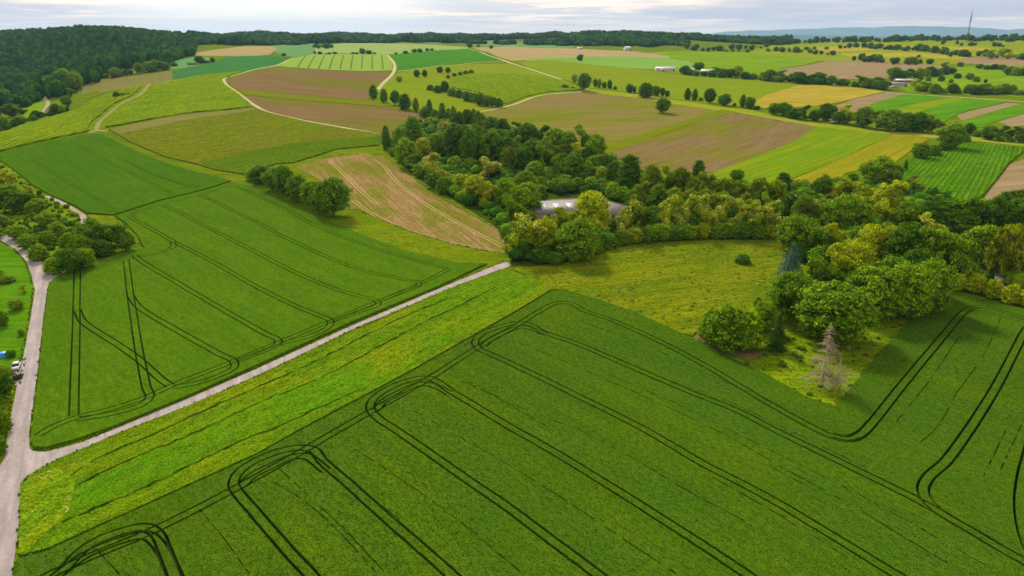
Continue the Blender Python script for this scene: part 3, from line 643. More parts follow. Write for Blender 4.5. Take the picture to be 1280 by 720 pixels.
mountains('hills', 'pale blue distant mountain range behind the mast', 33000, [(850,47),(880,42.5),(905,39.5),(935,37.5),(970,38.5),(1000,36.5),(1040,34.8),(1080,33.5),(1117,32.2),(1140,33),(1180,33.5),(1220,35),(1260,36),(1300,34.5),(1400,34),(1500,38)], (104,134,124))  # colour paler than wooded hills: extra distance haze painted into it
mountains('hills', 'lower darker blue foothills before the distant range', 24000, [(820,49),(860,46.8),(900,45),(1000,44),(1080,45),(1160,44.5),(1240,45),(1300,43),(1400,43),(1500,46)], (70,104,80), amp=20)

# ------------------------------------------------------------------ trees
def leafmat(name, c1, c2, trans=.34, rnd=.22, hue=.0):
    t = NT(name); oi = t.N.new('ShaderNodeObjectInfo').outputs['Random']; oc = t.objc(); isl = t.N.new('ShaderNodeNewGeometry').outputs['Random Per Island']
    f = t.ramp(t.noise(oc, 5, 3, .6), .35, .65); g2 = t.noise(oc, 60, 1, .5)
    col = t.mix(f, alb(c1), alb(c2)); col = t.mix(t.m('MULTIPLY', oi, .5), col, alb(tuple(.5*a+.5*b for a, b in zip(c2, (120,120,30)))))
    k = t.m('MULTIPLY', t.ramp(oi, 0, 1, 1-rnd, 1+rnd), t.m('MULTIPLY', t.ramp(g2, .3, .7, .75, 1.25), t.ramp(isl, 0, 1, .42, 1.75)))
    g = t.N.new('ShaderNodeCombineColor'); [t.L.new(k, g.inputs[i]) for i in range(3)]
    col = t.mix(1.0, col, g.outputs[0], 'MULTIPLY')
    t.L.new(col, t.bsdf.inputs['Base Color']); t.bsdf.inputs['Roughness'].default_value = .6
    tr = t.N.new('ShaderNodeBsdfTranslucent'); t.L.new(t.mix(1., col, (1.0, 1.0, .55), 'MULTIPLY'), tr.inputs[0])
    ms = t.N.new('ShaderNodeMixShader'); ms.inputs[0].default_value = trans
    t.L.new(t.bsdf.outputs[0], ms.inputs[1]); t.L.new(tr.outputs[0], ms.inputs[2])
    t.L.new(ms.outputs[0], t.N['Material Output'].inputs[0]); return t.mat
LM = {'B': leafmat('leaves_dark', (82,124,26), (104,144,34)), 'M': leafmat('leaves_mid', (112,150,26), (134,166,34)),
      'L': leafmat('leaves_light', (160,176,36), (182,192,48)), 'R': leafmat('leaves_robinia', (150,168,40), (172,184,52)),
      'O': leafmat('leaves_olive', (114,138,34), (136,154,42)), 'W': leafmat('leaves_grey', (164,170,78), (190,190,104)),
      'P': leafmat('leaves_poplar', (90,130,30), (112,146,36)), 'S': leafmat('needles_dark', (52,88,34), (68,102,38), .12),
      'U': leafmat('needles_blue', (84,118,96), (108,142,120), .08), 'Y': leafmat('leaves_birch', (138,154,30), (164,172,40))}
LM['H'] = LM['B']; LM['K'] = LM['M']; LM['G'] = LM['L']
BLOOM = leafmat('blossom', (210,214,104), (224,226,138), .2, .1)
BARK = plain('bark', (92,78,60), .9, .25, 6); BARKP = plain('birch_bark', (176,168,150), .8, .3, 8); DEADW = plain('dead_wood', (178,156,128), .9, .25, 6)

def sph(n, rg):
    v = rg.normal(size=(n, 3)); return v/np.linalg.norm(v, axis=1)[:, None]
def quads(P, Nn, size, rg, asp=(.7, 1.3)):
    n = len(P); a = np.cross(Nn, rg.normal(size=(n, 3))); a /= np.linalg.norm(a, axis=1)[:, None]; b = np.cross(Nn, a)
    s = size*rg.uniform(.6, 1.4, (n, 1))/2; q = rg.uniform(*asp, n)[:, None]
    a = a*s*q; b = b*s/q; k = rg.uniform(.3, 1., (n, 4, 1))
    V = np.stack([P-a*k[:, 0], P-b*k[:, 1]+Nn*s*.25, P+a*k[:, 2], P+b*k[:, 3]-Nn*s*.2], 1).reshape(-1, 3)
    return V, np.arange(4*n).reshape(n, 4)
def uvs(c, r, rg, nu=12, nv=8):
    V = []; Fq = []
    for j in range(nv+1):
        th = math.pi*j/nv
        for i in range(nu):
            ph = 2*math.pi*i/nu; k = 1+.12*math.sin(3*ph+c[0]*20+j)*math.sin(th*2+c[1]*9)
            V.append((c[0]+r[0]*k*math.sin(th)*math.cos(ph), c[1]+r[1]*k*math.sin(th)*math.sin(ph), c[2]+r[2]*k*math.cos(th)))
    for j in range(nv):
        for i in range(nu): Fq.append((j*nu+i, (j+1)*nu+i, (j+1)*nu+(i+1) % nu, j*nu+(i+1) % nu))
    return np.array(V), np.array(Fq)
def lobes_for(kind, rg):
    L = []
    if kind in ('round', 'wide'):
        zc, rz, rx = (.5, .40, .36) if kind == 'round' else (.46, .40, .40)
        L.append(((0, 0, zc), (rx*.86, rx*.86, rz*.9)))
        ga = 2.39996
        for k in range(46):
            z = 1-2*(k+.5)/46; rr = math.sqrt(1-z*z); a = ga*k+rg.normal()*.2; s = rg.uniform(.085, .155); q = rg.uniform(.86, 1.06)
            L.append(((math.cos(a)*rr*rx*q, math.sin(a)*rr*rx*q, zc+z*rz*q), (s, s, s*.8)))
    elif kind == 'loose':
        L.append(((0, 0, .5), (.2, .2, .32)))
        for k in range(48):
            a = 2.39996*k+rg.normal()*.3; z = .1+.86*((k*.618) % 1); rr = (.40*math.sin(math.pi*min(.97, max(.1, z*.93)))**.6)*rg.uniform(.55, 1.08); s = rg.uniform(.07, .125)
            L.append(((math.cos(a)*rr, math.sin(a)*rr, z), (s, s, s*.85)))
    elif kind == 'upright':
        for k in range(34):
            z = .06+.88*k/33; w = .34*math.sin(math.pi*min(1, .22+.70*k/33))**.7; a = 2.4*k
            L.append(((math.cos(a)*w*.6, math.sin(a)*w*.6, z), (w*rg.uniform(.4, .65), w*rg.uniform(.4, .65), rg.uniform(.06, .11))))
        L.insert(0, ((0, 0, .5), (.2, .2, .42)))
    elif kind == 'bush':
        L.append(((0, 0, .32), (.34, .34, .5)))
        for k in range(36):
            z = (k+.5)/36; rr = math.sqrt(1-z*z); a = 2.39996*k; s = rg.uniform(.08, .16)
            L.append(((math.cos(a)*rr*.36, math.sin(a)*rr*.36, .12+z*.72), (s, s, s)))
    return L
def crown_np(kind, n, size, rg, core=True, bloom=0.):
    L = lobes_for(kind, rg); w = np.array([r[0]*r[1] for c, r in L]); w[0] *= .35; w /= w.sum()
    c = np.array([l[0] for l in L]); r = np.array([l[1] for l in L]); i = rg.choice(len(L), n, p=w); d = sph(n, rg)
    d[:, 2] = np.where(d[:, 2] < -.3, -d[:, 2]*.6, d[:, 2]); d /= np.linalg.norm(d, axis=1)[:, None]
    P = c[i]+r[i]*d*np.where(rg.random(n) < .12, rg.uniform(1.05, 1.4, n), rg.uniform(.72, 1.12, n))[:, None]
    out = P-np.array([0, 0, .45]); out /= np.maximum(np.linalg.norm(out, axis=1), 1e-6)[:, None]
    keep = P[:, 2] > .03
    N = d*.7+out*.4+rg.normal(size=(n, 3))*.42+np.array([0, 0, .12]); N /= np.linalg.norm(N, axis=1)[:, None]
    P, N, dz = P[keep], N[keep], d[keep, 2]
    big_ = np.where(rg.random(len(P)) < .4, 1.9, 1.)[:, None]
    V, Fq = quads(P, N, size*big_, rg); mi = np.zeros(len(Fq), int)
    if bloom: mi[(rg.random(len(Fq)) < bloom*np.clip(dz+.35, 0, 1)*1.6)] = 1
    if core:
        for q_, (cc, rr) in enumerate(L):
            v, f = uvs(cc, tuple(a*((.6 if kind == 'loose' else .8) if q_ == 0 else .55) for a in rr), rg, 8, 6); Fq = np.vstack([Fq, f+len(V)]); V = np.vstack([V, v]); mi = np.r_[mi, np.zeros(len(f), int)]
    zmax = np.percentile(V[:, 2], 99.7); V[:, 2] /= zmax; wx = np.percentile(np.hypot(V[:, 0], V[:, 1]), 97)*2; V[:, :2] /= wx
    return V, Fq, mi
def tube(path, radii, ns=6):
    path = np.array(path, float); V = []; Fq = []
    for k, (p, r) in enumerate(zip(path, radii)):
        t = path[min(k+1, len(path)-1)]-path[max(k-1, 0)]; t /= max(np.linalg.norm(t), 1e-9)
        a = np.cross(t, (1, .1, .2)); a /= np.linalg.norm(a); b = np.cross(t, a)
        for i in range(ns): V.append(p+r*(math.cos(6.2832*i/ns)*a+math.sin(6.2832*i/ns)*b))
    for k in range(len(path)-1):
        for i in range(ns): Fq.append((k*ns+i, k*ns+(i+1) % ns, (k+1)*ns+(i+1) % ns, (k+1)*ns+i))
    return np.array(V), np.array(Fq)
def joinp(parts):
    V, Fq, o = [], [], 0
    for v, f in parts: V.append(v); Fq.append(f+o); o += len(v)
    return np.vstack(V), np.vstack(Fq)
def trunk_np(rg, wide=.025, top=.8, limbs=6):
    ps = [tube([(0, 0, -.03), (.005, 0, .1), (rg.normal()*.02, rg.normal()*.02, .4), (rg.normal()*.03, rg.normal()*.03, top)], (wide*1.3, wide, wide*.7, wide*.15))]
    for k in range(limbs):
        z = rg.uniform(.15, .55); a = rg.uniform(0, 6.28); l = rg.uniform(.15, .3)
        ps.append(tube([(0, 0, z), (math.cos(a)*l*.5, math.sin(a)*l*.5, z+l*.5), (math.cos(a)*l, math.sin(a)*l, z+l*1.1)], (wide*.5, wide*.35, wide*.1), 5))
    return joinp(ps)
def conifer_np(rg, n=5200, size=.03):
    P, N = [], []
    lv = 22
    for k in range(lv):
        z = .06+.9*k/(lv-1); r = .5*(1-z)**.85+.015
        nb = max(4, int(14*(1-z)+3))
        for b in range(nb):
            a = 6.283*b/nb+k*1.3+rg.normal()*.12; m = int(n/lv/nb*(.5+1.2*(1-z))); t = rg.random(m)**.6; rr = r*rg.uniform(.8, 1.1)
            x = np.cos(a+rg.normal(size=m)*.10)*rr*t; y = np.sin(a+rg.normal(size=m)*.10)*rr*t
            P.append(np.column_stack([x, y, z-.10*t*r/.5+rg.normal(size=m)*.006])); 
            N.append(np.column_stack([np.cos(a)*.3*np.ones(m), np.sin(a)*.3*np.ones(m), np.ones(m)])+rg.normal(size=(m, 3))*.35)
    P = np.vstack(P); N = np.vstack(N); N /= np.linalg.norm(N, axis=1)[:, None]
    V, Fq = quads(P, N, size, rg, (.6, 1.8))
    v, f = uvs((0, 0, .42), (.20, .20, .4), rg, 9, 8); v[:, :2] *= np.clip((1-v[:, 2])*1.3, 0, 1.4)[:, None]
    Fq = np.vstack([Fq, f+len(V)]); V = np.vstack([V, v]); return V, Fq, np.zeros(len(Fq), int)
PROTO = {}
def protos():
    rg = np.random.default_rng(11)
    def add(key, kinds, n, size, bloom=0.):
        PROTO[key] = []
        for kd in kinds:
            V, Fq, mi = conifer_np(rg, n, size) if kd == 'cone' else crown_np(kd, n, size, rg, True, bloom)
            tv, tf = trunk_np(rg, .018 if kd != 'upright' else .03, .8)
            PROTO[key].append((mesh_np('crown', V, Fq, [LM['B']]+([BLOOM] if bloom else []), midx=mi), mesh_np('trunk', tv, tf, [BARK], smooth=True)))
    add('B', ['round', 'wide', 'loose', 'wide', 'round', 'upright'], 9000, .032)
    add('R', ['loose', 'loose', 'loose'], 8000, .032, .22)
    add('L', ['loose', 'round', 'loose', 'wide'], 8500, .030)
    add('P', ['upright', 'upright', 'upright'], 5000, .045)
    add('H', ['bush', 'bush', 'wide'], 4500, .045)
    add('S', ['cone', 'cone'], 11000, .036)
protos()
PK = {'B': 'B', 'M': 'B', 'L': 'L', 'R': 'R', 'O': 'L', 'W': 'L', 'P': 'P', 'S': 'S', 'U': 'S', 'H': 'H', 'K': 'H', 'G': 'H', 'Y': 'L'}
SPN = {'B': ('broadleaf_tree', 'dark green broadleaf tree', 'tree'), 'M': ('broadleaf_tree', 'mid green broadleaf tree', 'tree'), 'L': ('broadleaf_tree', 'yellow-green leafy tree', 'tree'),
       'R': ('blossoming_tree', 'pale tree with cream blossom', 'tree'), 'O': ('broadleaf_tree', 'olive toned tree', 'tree'), 'W': ('willow_tree', 'pale grey-green feathery tree', 'tree'),
       'P': ('poplar_tree', 'narrow upright tree', 'tree'), 'S': ('conifer_tree', 'dark green conifer', 'conifer'), 'U': ('spruce_tree', 'blue-grey spruce', 'conifer'),
       'H': ('shrub', 'dark green shrub', 'shrub'), 'K': ('shrub', 'mid green shrub', 'shrub'), 'G': ('shrub', 'light green shrub', 'shrub'), 'Y': ('birch_tree', 'yellowish green birch', 'tree')}
CL = []     # (cluster phrase, group, dmax, rows)
def cl(phrase, group, s, dmax=9000): 
    CL.append((phrase, group, dmax, [(a[0],)+tuple(float(v) for v in a[1:]) for a in (q.split() for q in s.replace('\n', ' ').split(';') if q.strip())]))
def rowc(phrase, group, sp, line, step, h, wf=1.1, dmax=9000, jy=1., prob=1.):
    rr = random.Random(int(line[0][0]*7+line[0][1])); out = []; x = line[0][0]
    while x < line[-1][0]:
        y = float(np.interp(x, [p[0] for p in line], [p[1] for p in line]))
        if rr.random() < prob:
            hh = h*rr.uniform(.5, 1.35); out.append((rr.choice(sp), x+rr.uniform(-1, 1)*step*.25, y+rr.uniform(-jy, jy), hh, hh*wf*rr.uniform(.8, 1.3)))
        x += step*rr.uniform(.45, 1.5)
    CL.append((phrase, group, dmax, out))
cl('in the hedge clump beside the tan field', 'trees of the clump beside the tan field', 'K 317 226 16 20; B 327 231 26 28; B 344 240 32 32; B 358 246 42 28; B 373 254 38 30; M 389 260 36 26; B 418 273 54 46; B 402 266 42 26')
cl('at the left tip of the central wood', 'trees of the central wood', '''P 483 187 32 12; P 499 192 34 15; B 517 185 42 25; M 508 210 40 28; M 516 216 24 22; L 529 200 30 20; M 550 197 33 30; R 545 232 42 34;
 H 542 236 22 22; K 556 243 24 24; W 556 174 24 18; K 526 222 20 18; K 569 216 22 22; K 588 214 18 20; K 602 212 14 18; W 611 230 36 34; G 577 244 28 26; L 594 256 40 30; L 612 262 38 28; M 632 262 42 30; M 648 270 40 28; K 562 240 18 20''')
cl('in the dense middle of the central wood', 'trees of the central wood', '''B 572 203 52 36; B 592 210 52 36; O 603 184 34 22; B 614 212 50 34; B 632 214 46 30; O 636 219 38 22; B 646 182 32 24; B 660 188 36 28; B 676 190 36 28; M 694 194 36 30; M 710 196 34 26;
 M 729 198 44 30; M 744 205 40 26; O 646 202 34 24; B 653 216 36 26; B 667 208 36 28; M 683 218 44 34; L 721 210 34 26; M 702 228 38 26; B 717 224 36 26; M 745 224 32 26; L 752 228 22 15; B 757 210 20 13; B 767 234 36 22; B 786 242 52 32; K 766 248 20 20; M 656 240 28 28; M 668 228 28 26; O 690 206 30 22; B 736 214 34 24; B 622 190 30 24''')
cl('in the row behind the grey roof', 'shrubs behind the grey roof', 'K 646 240 18 20; K 662 240 20 22; K 678 238 18 22; K 694 240 18 20; K 709 240 18 20; K 723 238 17 20; K 738 238 18 20; K 752 240 18 20; K 778 252 20 22; K 792 256 20 22')
cl('around the grey roof in the wood', 'trees around the grey roof', '''M 660 272 46 36; M 640 286 46 34; L 740 296 60 46; L 700 298 43 42; R 662 324 60 46; R 645 327 56 32; L 680 322 54 36; M 720 330 60 54; L 752 302 42 28; B 672 262 34 22; M 734 316 40 30; K 700 322 26 28; H 676 330 20 30; H 694 332 18 26''')
cl('along the meadow edge of the wood', 'trees along the meadow edge', '''R 782 302 56 34; O 792 294 46 28; B 815 293 38 24; R 833 294 54 30; R 856 296 58 30; R 880 294 54 30; R 901 294 56 30; R 922 296 52 28; R 945 298 52 32; R 966 298 50 28; O 796 286 46 28; M 846 286 44 26; M 868 284 42 26; M 912 286 42 26; M 934 288 42 26; O 892 282 44 24''')
cl('in the back row right of the grey roof', 'trees behind the meadow edge', '''O 801 264 40 28; O 812 250 48 28; O 833 250 46 28; O 849 252 46 28; P 872 228 30 17; O 869 258 46 28; O 886 260 44 26; O 903 260 40 26; B 921 227 16 18; O 919 264 42 26; O 935 264 44 26; O 951 264 46 28; M 822 268 40 26; M 842 270 38 26; O 860 272 38 26; M 880 272 38 24; M 902 272 36 24; O 926 274 36 24; O 968 262 40 26; M 958 276 38 24; B 790 270 34 24''')
cl('in the undergrowth at the meadow rim', 'shrubs at the meadow rim', ';'.join('%s %d %d %d %d' % ('KHKGK'[i % 5], 742+17*i, [318, 312, 308, 306, 305, 303, 302, 301, 300, 300, 300, 300, 300, 300][i], 20+(i*7) % 6, 26) for i in range(14)))
cl('beside the yellow field on the right', 'trees beside the yellow field', '''B 978 238 24 20; B 1026 250 34 24; H 1013 245 17 13; L 1047 254 38 26; B 1063 244 30 20; M 1096 236 42 48; M 1117 234 30 20; S 1131 215 18 9; O 1142 244 26 22; K 1150 200 23 24; M 1186 188 36 34; K 1166 196 16 18; H 1178 190 14 14; K 1205 178 10 16''')
cl('in the back of the right wood', 'trees of the right wood', '''L 1068 276 48 38; L 1091 284 52 40; L 1113 288 58 50; M 1047 294 50 42; M 1067 294 46 36; O 1001 286 42 26; O 1019 288 40 26; R 1160 302 34 30; B 1161 296 46 32; B 1180 298 48 34; B 1199 300 50 36; B 1219 302 54 38; B 1240 302 56 38; B 1263 300 54 38; B 1286 304 58 38; B 1259 268 30 26; O 1276 270 34 26; M 1130 292 40 30; O 1035 270 26 22; K 1090 262 20 22; B 1146 290 34 24''')
cl('in the middle of the right wood', 'trees of the right wood', '''M 995 320 50 46; M 1016 330 54 42; L 1032 332 54 38; U 987 350 48 36; L 1086 336 54 38; L 1109 338 56 38; B 1126 348 70 46; M 1150 354 72 52; L 1062 362 60 46; L 1045 368 62 42; M 1024 376 62 48; M 1206 356 76 46; Y 1250 356 76 40; Y 1272 352 62 34; S 1240 356 44 20; M 1180 352 64 40; B 1076 326 44 34; B 1022 352 46 30; B 1220 330 50 34; B 1292 350 60 38''')
cl('on the field side of the right wood', 'trees of the right wood', '''K 908 441 56 54; K 931 438 52 40; K 890 428 42 32; M 984 405 64 54; S 970 441 48 34; H 947 386 15 9; M 1040 434 74 88; M 1090 404 68 60; M 1130 402 72 58; M 1160 394 70 46; B 1072 392 60 40; M 1108 382 60 50; B 1145 372 60 46; H 928 331 13 19; M 1010 398 50 40; M 954 416 40 30''')
cl('in the garden at the right edge', 'small trees of the garden', 'G 1197 364 24 20; G 1218 368 28 22; G 1240 374 27 22; G 1262 381 28 24; G 1282 386 26 22; H 1208 364 16 20; H 1230 368 16 20; H 1252 374 16 20')
cl('on the path bank at the left', 'trees on the left bank', '''G 8 234 24 26; R 35 248 20 16; B 16 266 36 34; B 31 266 28 26; M 47 269 22 24; M 60 286 24 24; M 74 298 22 22; K 87 310 20 22; K 4 290 22 28; K 24 300 20 26; K 36 312 20 24; K 50 326 22 24;
 B 118 316 44 42; B 141 316 40 38; B 158 315 28 26; M 104 326 36 30; B 92 343 34 36; K 108 336 28 24; K 68 343 22 24; K -14 262 34 36; K -12 300 26 30; K 60 306 18 22; H 128 322 24 26; H 80 330 20 24; K 12 250 22 24''')
cl('by the driveway in the lower left corner', 'shrubs in the lower left corner', 'H 4 500 40 26; H -6 530 50 30; K 6 542 34 20; H 2 568 30 18; K 8 478 24 18; K 21 388 16 18; K 3 408 22 18; K 8 354 10 22; K 27 420 10 9; H 14 447 10 12; K -4 350 16 20; L 30 366 12 10')
cl('in the tree line running to the white track', 'trees of the line to the white track', '''P 467 123 18 11; P 480 128 18 11; B 494 131 19 13; B 506 137 21 17; P 520 140 19 9; H 533 147 15 18; P 537 146 23 9; P 553 152 25 11; P 567 156 25 10; P 561 154 20 9; B 584 160 25 15; B 599 162 25 15; B 575 158 20 12; B 614 167 23 20; B 628 170 23 21; P 592 158 24 9; B 544 150 14 12''')
cl('in the hedge under the bright vineyard', 'hedge trees under the bright vineyard', 'H 538 113 8 10; H 547 116 10 12; B 556 115 15 13; H 565 120 11 13; H 574 122 11 13; H 584 126 13 14; H 592 128 13 13; B 600 132 17 14; B 608 133 15 13; B 616 134 14 12; H 624 134 12 11')
cl('in the row of small bushes above the vineyard', 'small bushes above the vineyard', 'H 560 98 5 6; H 568 96 5 6; H 575 94 5 6; H 582 92.5 5 7; H 589 91.5 5 7')
cl('beside the pale track in the far olive meadow', 'trees in the far olive meadow', 'B 521 96 10 9; B 531 96 10 8; B 550 91 9 9; B 560 91 8 8; L 499 102 8 9')
cl('alone in the far fields', 'lone far trees', 'B 587 60 7 8; H 598 59 3.5 5; B 614 61 5 6; B 725 76 9 10; L 718 103 12 9; H 355 70 4 6')
cl('in the roadside tree row across the middle', 'trees of the roadside row', '''B 730 113 23 18; H 706 110 5 10; H 716 111 3 5; M 744 109 12 7; M 749 110 13 6; M 755 110 9 7; P 762 111 13 7; H 769 112 5 5; B 787 116 12 10; P 793 116 9 5; B 807 122 20 20; B 820 120 14 11; B 828 120 12 7; B 834 121 9 7; P 859 125 16 9; P 868 126 16 9; H 876 126 5 6; B 887 129 20 17; B 905 132 16 18; H 918 133 5 5; P 928 134 17 9; B 937 136 16 13; H 946 137 5 9''')
cl('standing alone in the brown field with two trunks', 'lone field tree', 'M 828 142 21 19')
cl('in the long hedge below the yellow field', 'trees of the long hedge', '''B 967 144 16 16; B 980 145 18 17; H 992 148 13 18; B 1004 150 20 18; H 1018 151 14 16; B 1033 151 23 22; K 1048 154 16 18; L 1060 156 26 24; M 1079 160 28 25; M 1095 162 26 22; M 1112 165 30 32; B 1130 165 26 24; B 1148 166 27 25; O 1165 167 25 24; B 1210 169 16 16; H 1222 171 9 12; B 1235 175 19 20; B 1249 177 22 20; B 1263 178 22 20; B 1278 179 22 22; H 1196 172 10 14; B 1120 163 24 22; B 1140 164 24 20''')
cl('beside the far white farm barns', 'trees of the far farm', 'H 823 86 4 8; B 856 93 12 15; L 868 86 6 8; B 873 87 10 14; B 862 94 8 12; B 880 95 7 12; B 893 95 12 14; B 903 97 12 14; L 921 97 16 16; B 912 97 12 14; B 931 99 10 14; H 941 99 8 12; L 952 100 8 12; B 890 96 9 14; H 870 95 7 12')
rowc('in the hedge band above the yellow field', 'trees of the band above the yellow field', 'BBMH', [(955, 101), (1050, 107), (1112, 113)], 6, 12)
rowc('behind the farm roofs on the right', 'trees around the right farm', 'BMMKL', [(1142, 113), (1180, 117), (1242, 118)], 7, 11)
rowc('above the farm roofs on the right', 'trees above the right farm', 'BBM', [(1116, 96), (1124, 98), (1172, 95), (1195, 92)], 7, 10)
cl('over the farm roofs as a broad dark clump', 'trees above the right farm', 'B 1119 101 15 17; B 1130 101 14 16; B 1182 92 15 14')
rowc('at the right edge beyond the green strips', 'trees of the right edge', 'BMKB', [(1242, 118), (1290, 119)], 7, 11)
rowc('in the scattered bushes of the right meadows', 'scattered right bushes', 'BHK', [(1150, 104), (1200, 101), (1240, 106)], 10, 8, jy=4)
rowc('in the hedge left of the right ploughed field', 'hedges of the right ploughed field', 'BH', [(1222, 86), (1262, 88)], 6, 6)
rowc('in the hedge on the right edge meadow', 'hedges of the right edge', 'BHK', [(1262, 94), (1295, 95)], 6, 9)
rowc('in the hedge above the broad brown field', 'hedge above the broad brown field', 'BBH', [(1067, 76), (1130, 80), (1172, 80)], 6, 8.5, prob=.8)
cl('alone in the broad brown field', 'lone brown field tree', 'B 1117 81 8 7; H 1148 72 4 5; B 1188 71 4 6; H 1200 83 6 9')
rowc('in the upper far hedge left of the mast', 'far hedges left of the mast', 'BBH', [(1050, 60), (1075, 59), (1112, 62)], 5, 6)
rowc('in the long far hedge below the mast', 'far hedges below the mast', 'BBH', [(1115, 62), (1150, 64), (1195, 69), (1214, 72)], 5, 7.5)
rowc('in the round wood under the mast', 'trees of the small wood right', 'MMLB', [(1222, 72), (1300, 74)], 5.5, 10, jy=2)
rowc('in the far hedges above the pale meadow', 'far hedges above the meadow', 'BH', [(972, 66), (1000, 65.5), (1046, 70)], 6, 6, prob=.75)
rowc('in the farthest tree line left of the mast', 'farthest tree line', 'BBH', [(955, 55), (1010, 54), (1060, 52), (1110, 51.5)], 5, 6.5)
rowc('in the farthest tree line at the mast', 'farthest tree line', 'BBH', [(1110, 51.5), (1130, 51), (1210, 51), (1290, 51.5)], 4, 7)
rowc('in the thin hedge right of the mast', 'thin hedge right of the mast', 'BH', [(1180, 55), (1225, 58), (1260, 58)], 7, 4.5, prob=.7)
rowc('in the thin far hedge of the pale meadow', 'thin far hedge', 'H', [(900, 66), (960, 64), (1040, 62)], 9, 5, prob=.7)
rowc('in the scattered trees before the far wood', 'scattered trees before the far wood', 'BBH', [(858, 62), (900, 63), (960, 61)], 8, 6, jy=2)
rowc('in the hedge left of the striped crop', 'hedge left of the striped crop', 'BH', [(393, 68), (423, 67.5)], 5, 4.5)
cl('behind the striped crop', 'trees behind the striped crop', 'B 453 67.5 8 9; B 461 68 6 9; H 441 68 3.5 5; H 446 68 3 5; H 468 68 3 5; H 507 67 4 8; B 518 65.5 5 8; B 525 65.5 5.5 8; H 534 64 4 6; H 540 63.5 3.5 5; H 495 68 3 4')
rowc('in the dark clump beyond the striped crop', 'dark clump beyond the striped crop', 'BB', [(392, 60), (416, 60.5)], 4.5, 7)
rowc('in the hedge below the left wood', 'hedge below the left wood', 'BBM', [(123, 98), (160, 94), (206, 87)], 6.5, 11)
cl('right of the hedge below the left wood', 'hedge below the left wood', 'H 217 83 6 10; B 213 82 10 9; B 250 80 11 12; B 266 78 7 7; H 258 79 4 10; H 240 81 3 12')
cl('in the hedge on the vineyard crest', 'crest hedge', 'H 146 121 7 9; H 154 119 3.5 8; H 160 118 2.5 6')
cl('in the clump beside the valley lane', 'trees beside the valley lane', 'M 82 112 28 22; M 96 112 24 18; M 74 118 20 16; M 62 108 14 14; M 90 122 13 14; M 84 133 14 13; B 70 143 14 14; K 78 141 8 10; L 66 118 10 12; B 55 109 10 12', 1500)
rowc('in the hedge behind the left vineyard', 'hedge behind the left vineyard', 'BHK', [(0, 166), (26, 156), (60, 145), (92, 138)], 6, 9, dmax=900)
cl('in the clump at the valley left edge', 'trees at the left valley edge', 'B 6 128 18 20; B 22 134 14 16; B 14 146 18 20; M 26 144 14 16; B 4 160 14 16; M 0 150 18 20; B -8 136 20 20', 1300)

ORD = 'first second third fourth fifth sixth seventh eighth ninth tenth eleventh twelfth thirteenth fourteenth fifteenth sixteenth seventeenth eighteenth nineteenth twentieth twenty-first twenty-second twenty-third twenty-fourth twenty-fifth twenty-sixth twenty-seventh twenty-eighth twenty-ninth thirtieth'.split()
def bake_lowpoly(items, name, label, cat, nq=90, seed=3, group=None):
    """items: (x,y,z,h,w,(r,g,b)) -> one mesh object of many small crowns"""
    rg = np.random.default_rng(seed); base = []
    for kd in ('round', 'wide', 'loose', 'round'):
        V, Fq, _ = crown_np(kd, nq, .17, rg, False)
        v, f = uvs((0, 0, .5), (.40, .40, .44), rg, 8, 6); base.append((np.vstack([V, v]), np.vstack([Fq, f+len(V)])))
    # conifer
    V, Fq, _ = conifer_np(rg, nq, .15); base.append((V, Fq))
    VV, FF, CC, o = [], [], [], 0
    for (x, y, z, h, w, c, kd) in items:
        V, Fq = base[kd]; a = rg.uniform(0, 6.28); ca, sa = math.cos(a), math.sin(a)
        P = np.column_stack([(V[:, 0]*ca-V[:, 1]*sa)*w+x, (V[:, 0]*sa+V[:, 1]*ca)*w+y, V[:, 2]*h+z])
        VV.append(P); FF.append(Fq+o); o += len(V); CC.append(np.tile((*c, 1.), (len(V), 1))*np.r_[rg.uniform(.85, 1.2, (len(V), 1)),][:, [0, 0, 0, 0]])
    if not VV: return
    me = mesh_np(name, np.vstack(VV), np.vstack(FF), [TINT], cols=np.vstack(CC))
    tag(link(name, me), label, cat, group, 'stuff')
def tintmat():
    t = NT('distant_foliage'); at_ = t.N.new('ShaderNodeAttribute'); at_.attribute_name = 'tint'
    t.L.new(at_.outputs['Color'], t.bsdf.inputs['Base Color'])
    tr = t.N.new('ShaderNodeBsdfTranslucent'); t.L.new(at_.outputs['Color'], tr.inputs[0]); ms = t.N.new('ShaderNodeMixShader'); ms.inputs[0].default_value = .22
    t.L.new(t.bsdf.outputs[0], ms.inputs[1]); t.L.new(tr.outputs[0], ms.inputs[2]); t.L.new(ms.outputs[0], t.N['Material Output'].inputs[0]); return t.mat
TINT = tintmat()
TCOL = {'B': (66,104,28), 'M': (96,134,30), 'L': (142,160,40), 'H': (72,112,28), 'K': (98,132,32), 'P': (70,108,32), 'O': (106,118,38), 'G': (134,156,38), 'R': (132,150,50), 'W': (150,158,78), 'S': (46,80,34), 'Y': (124,142,34), 'U': (92,124,124)}
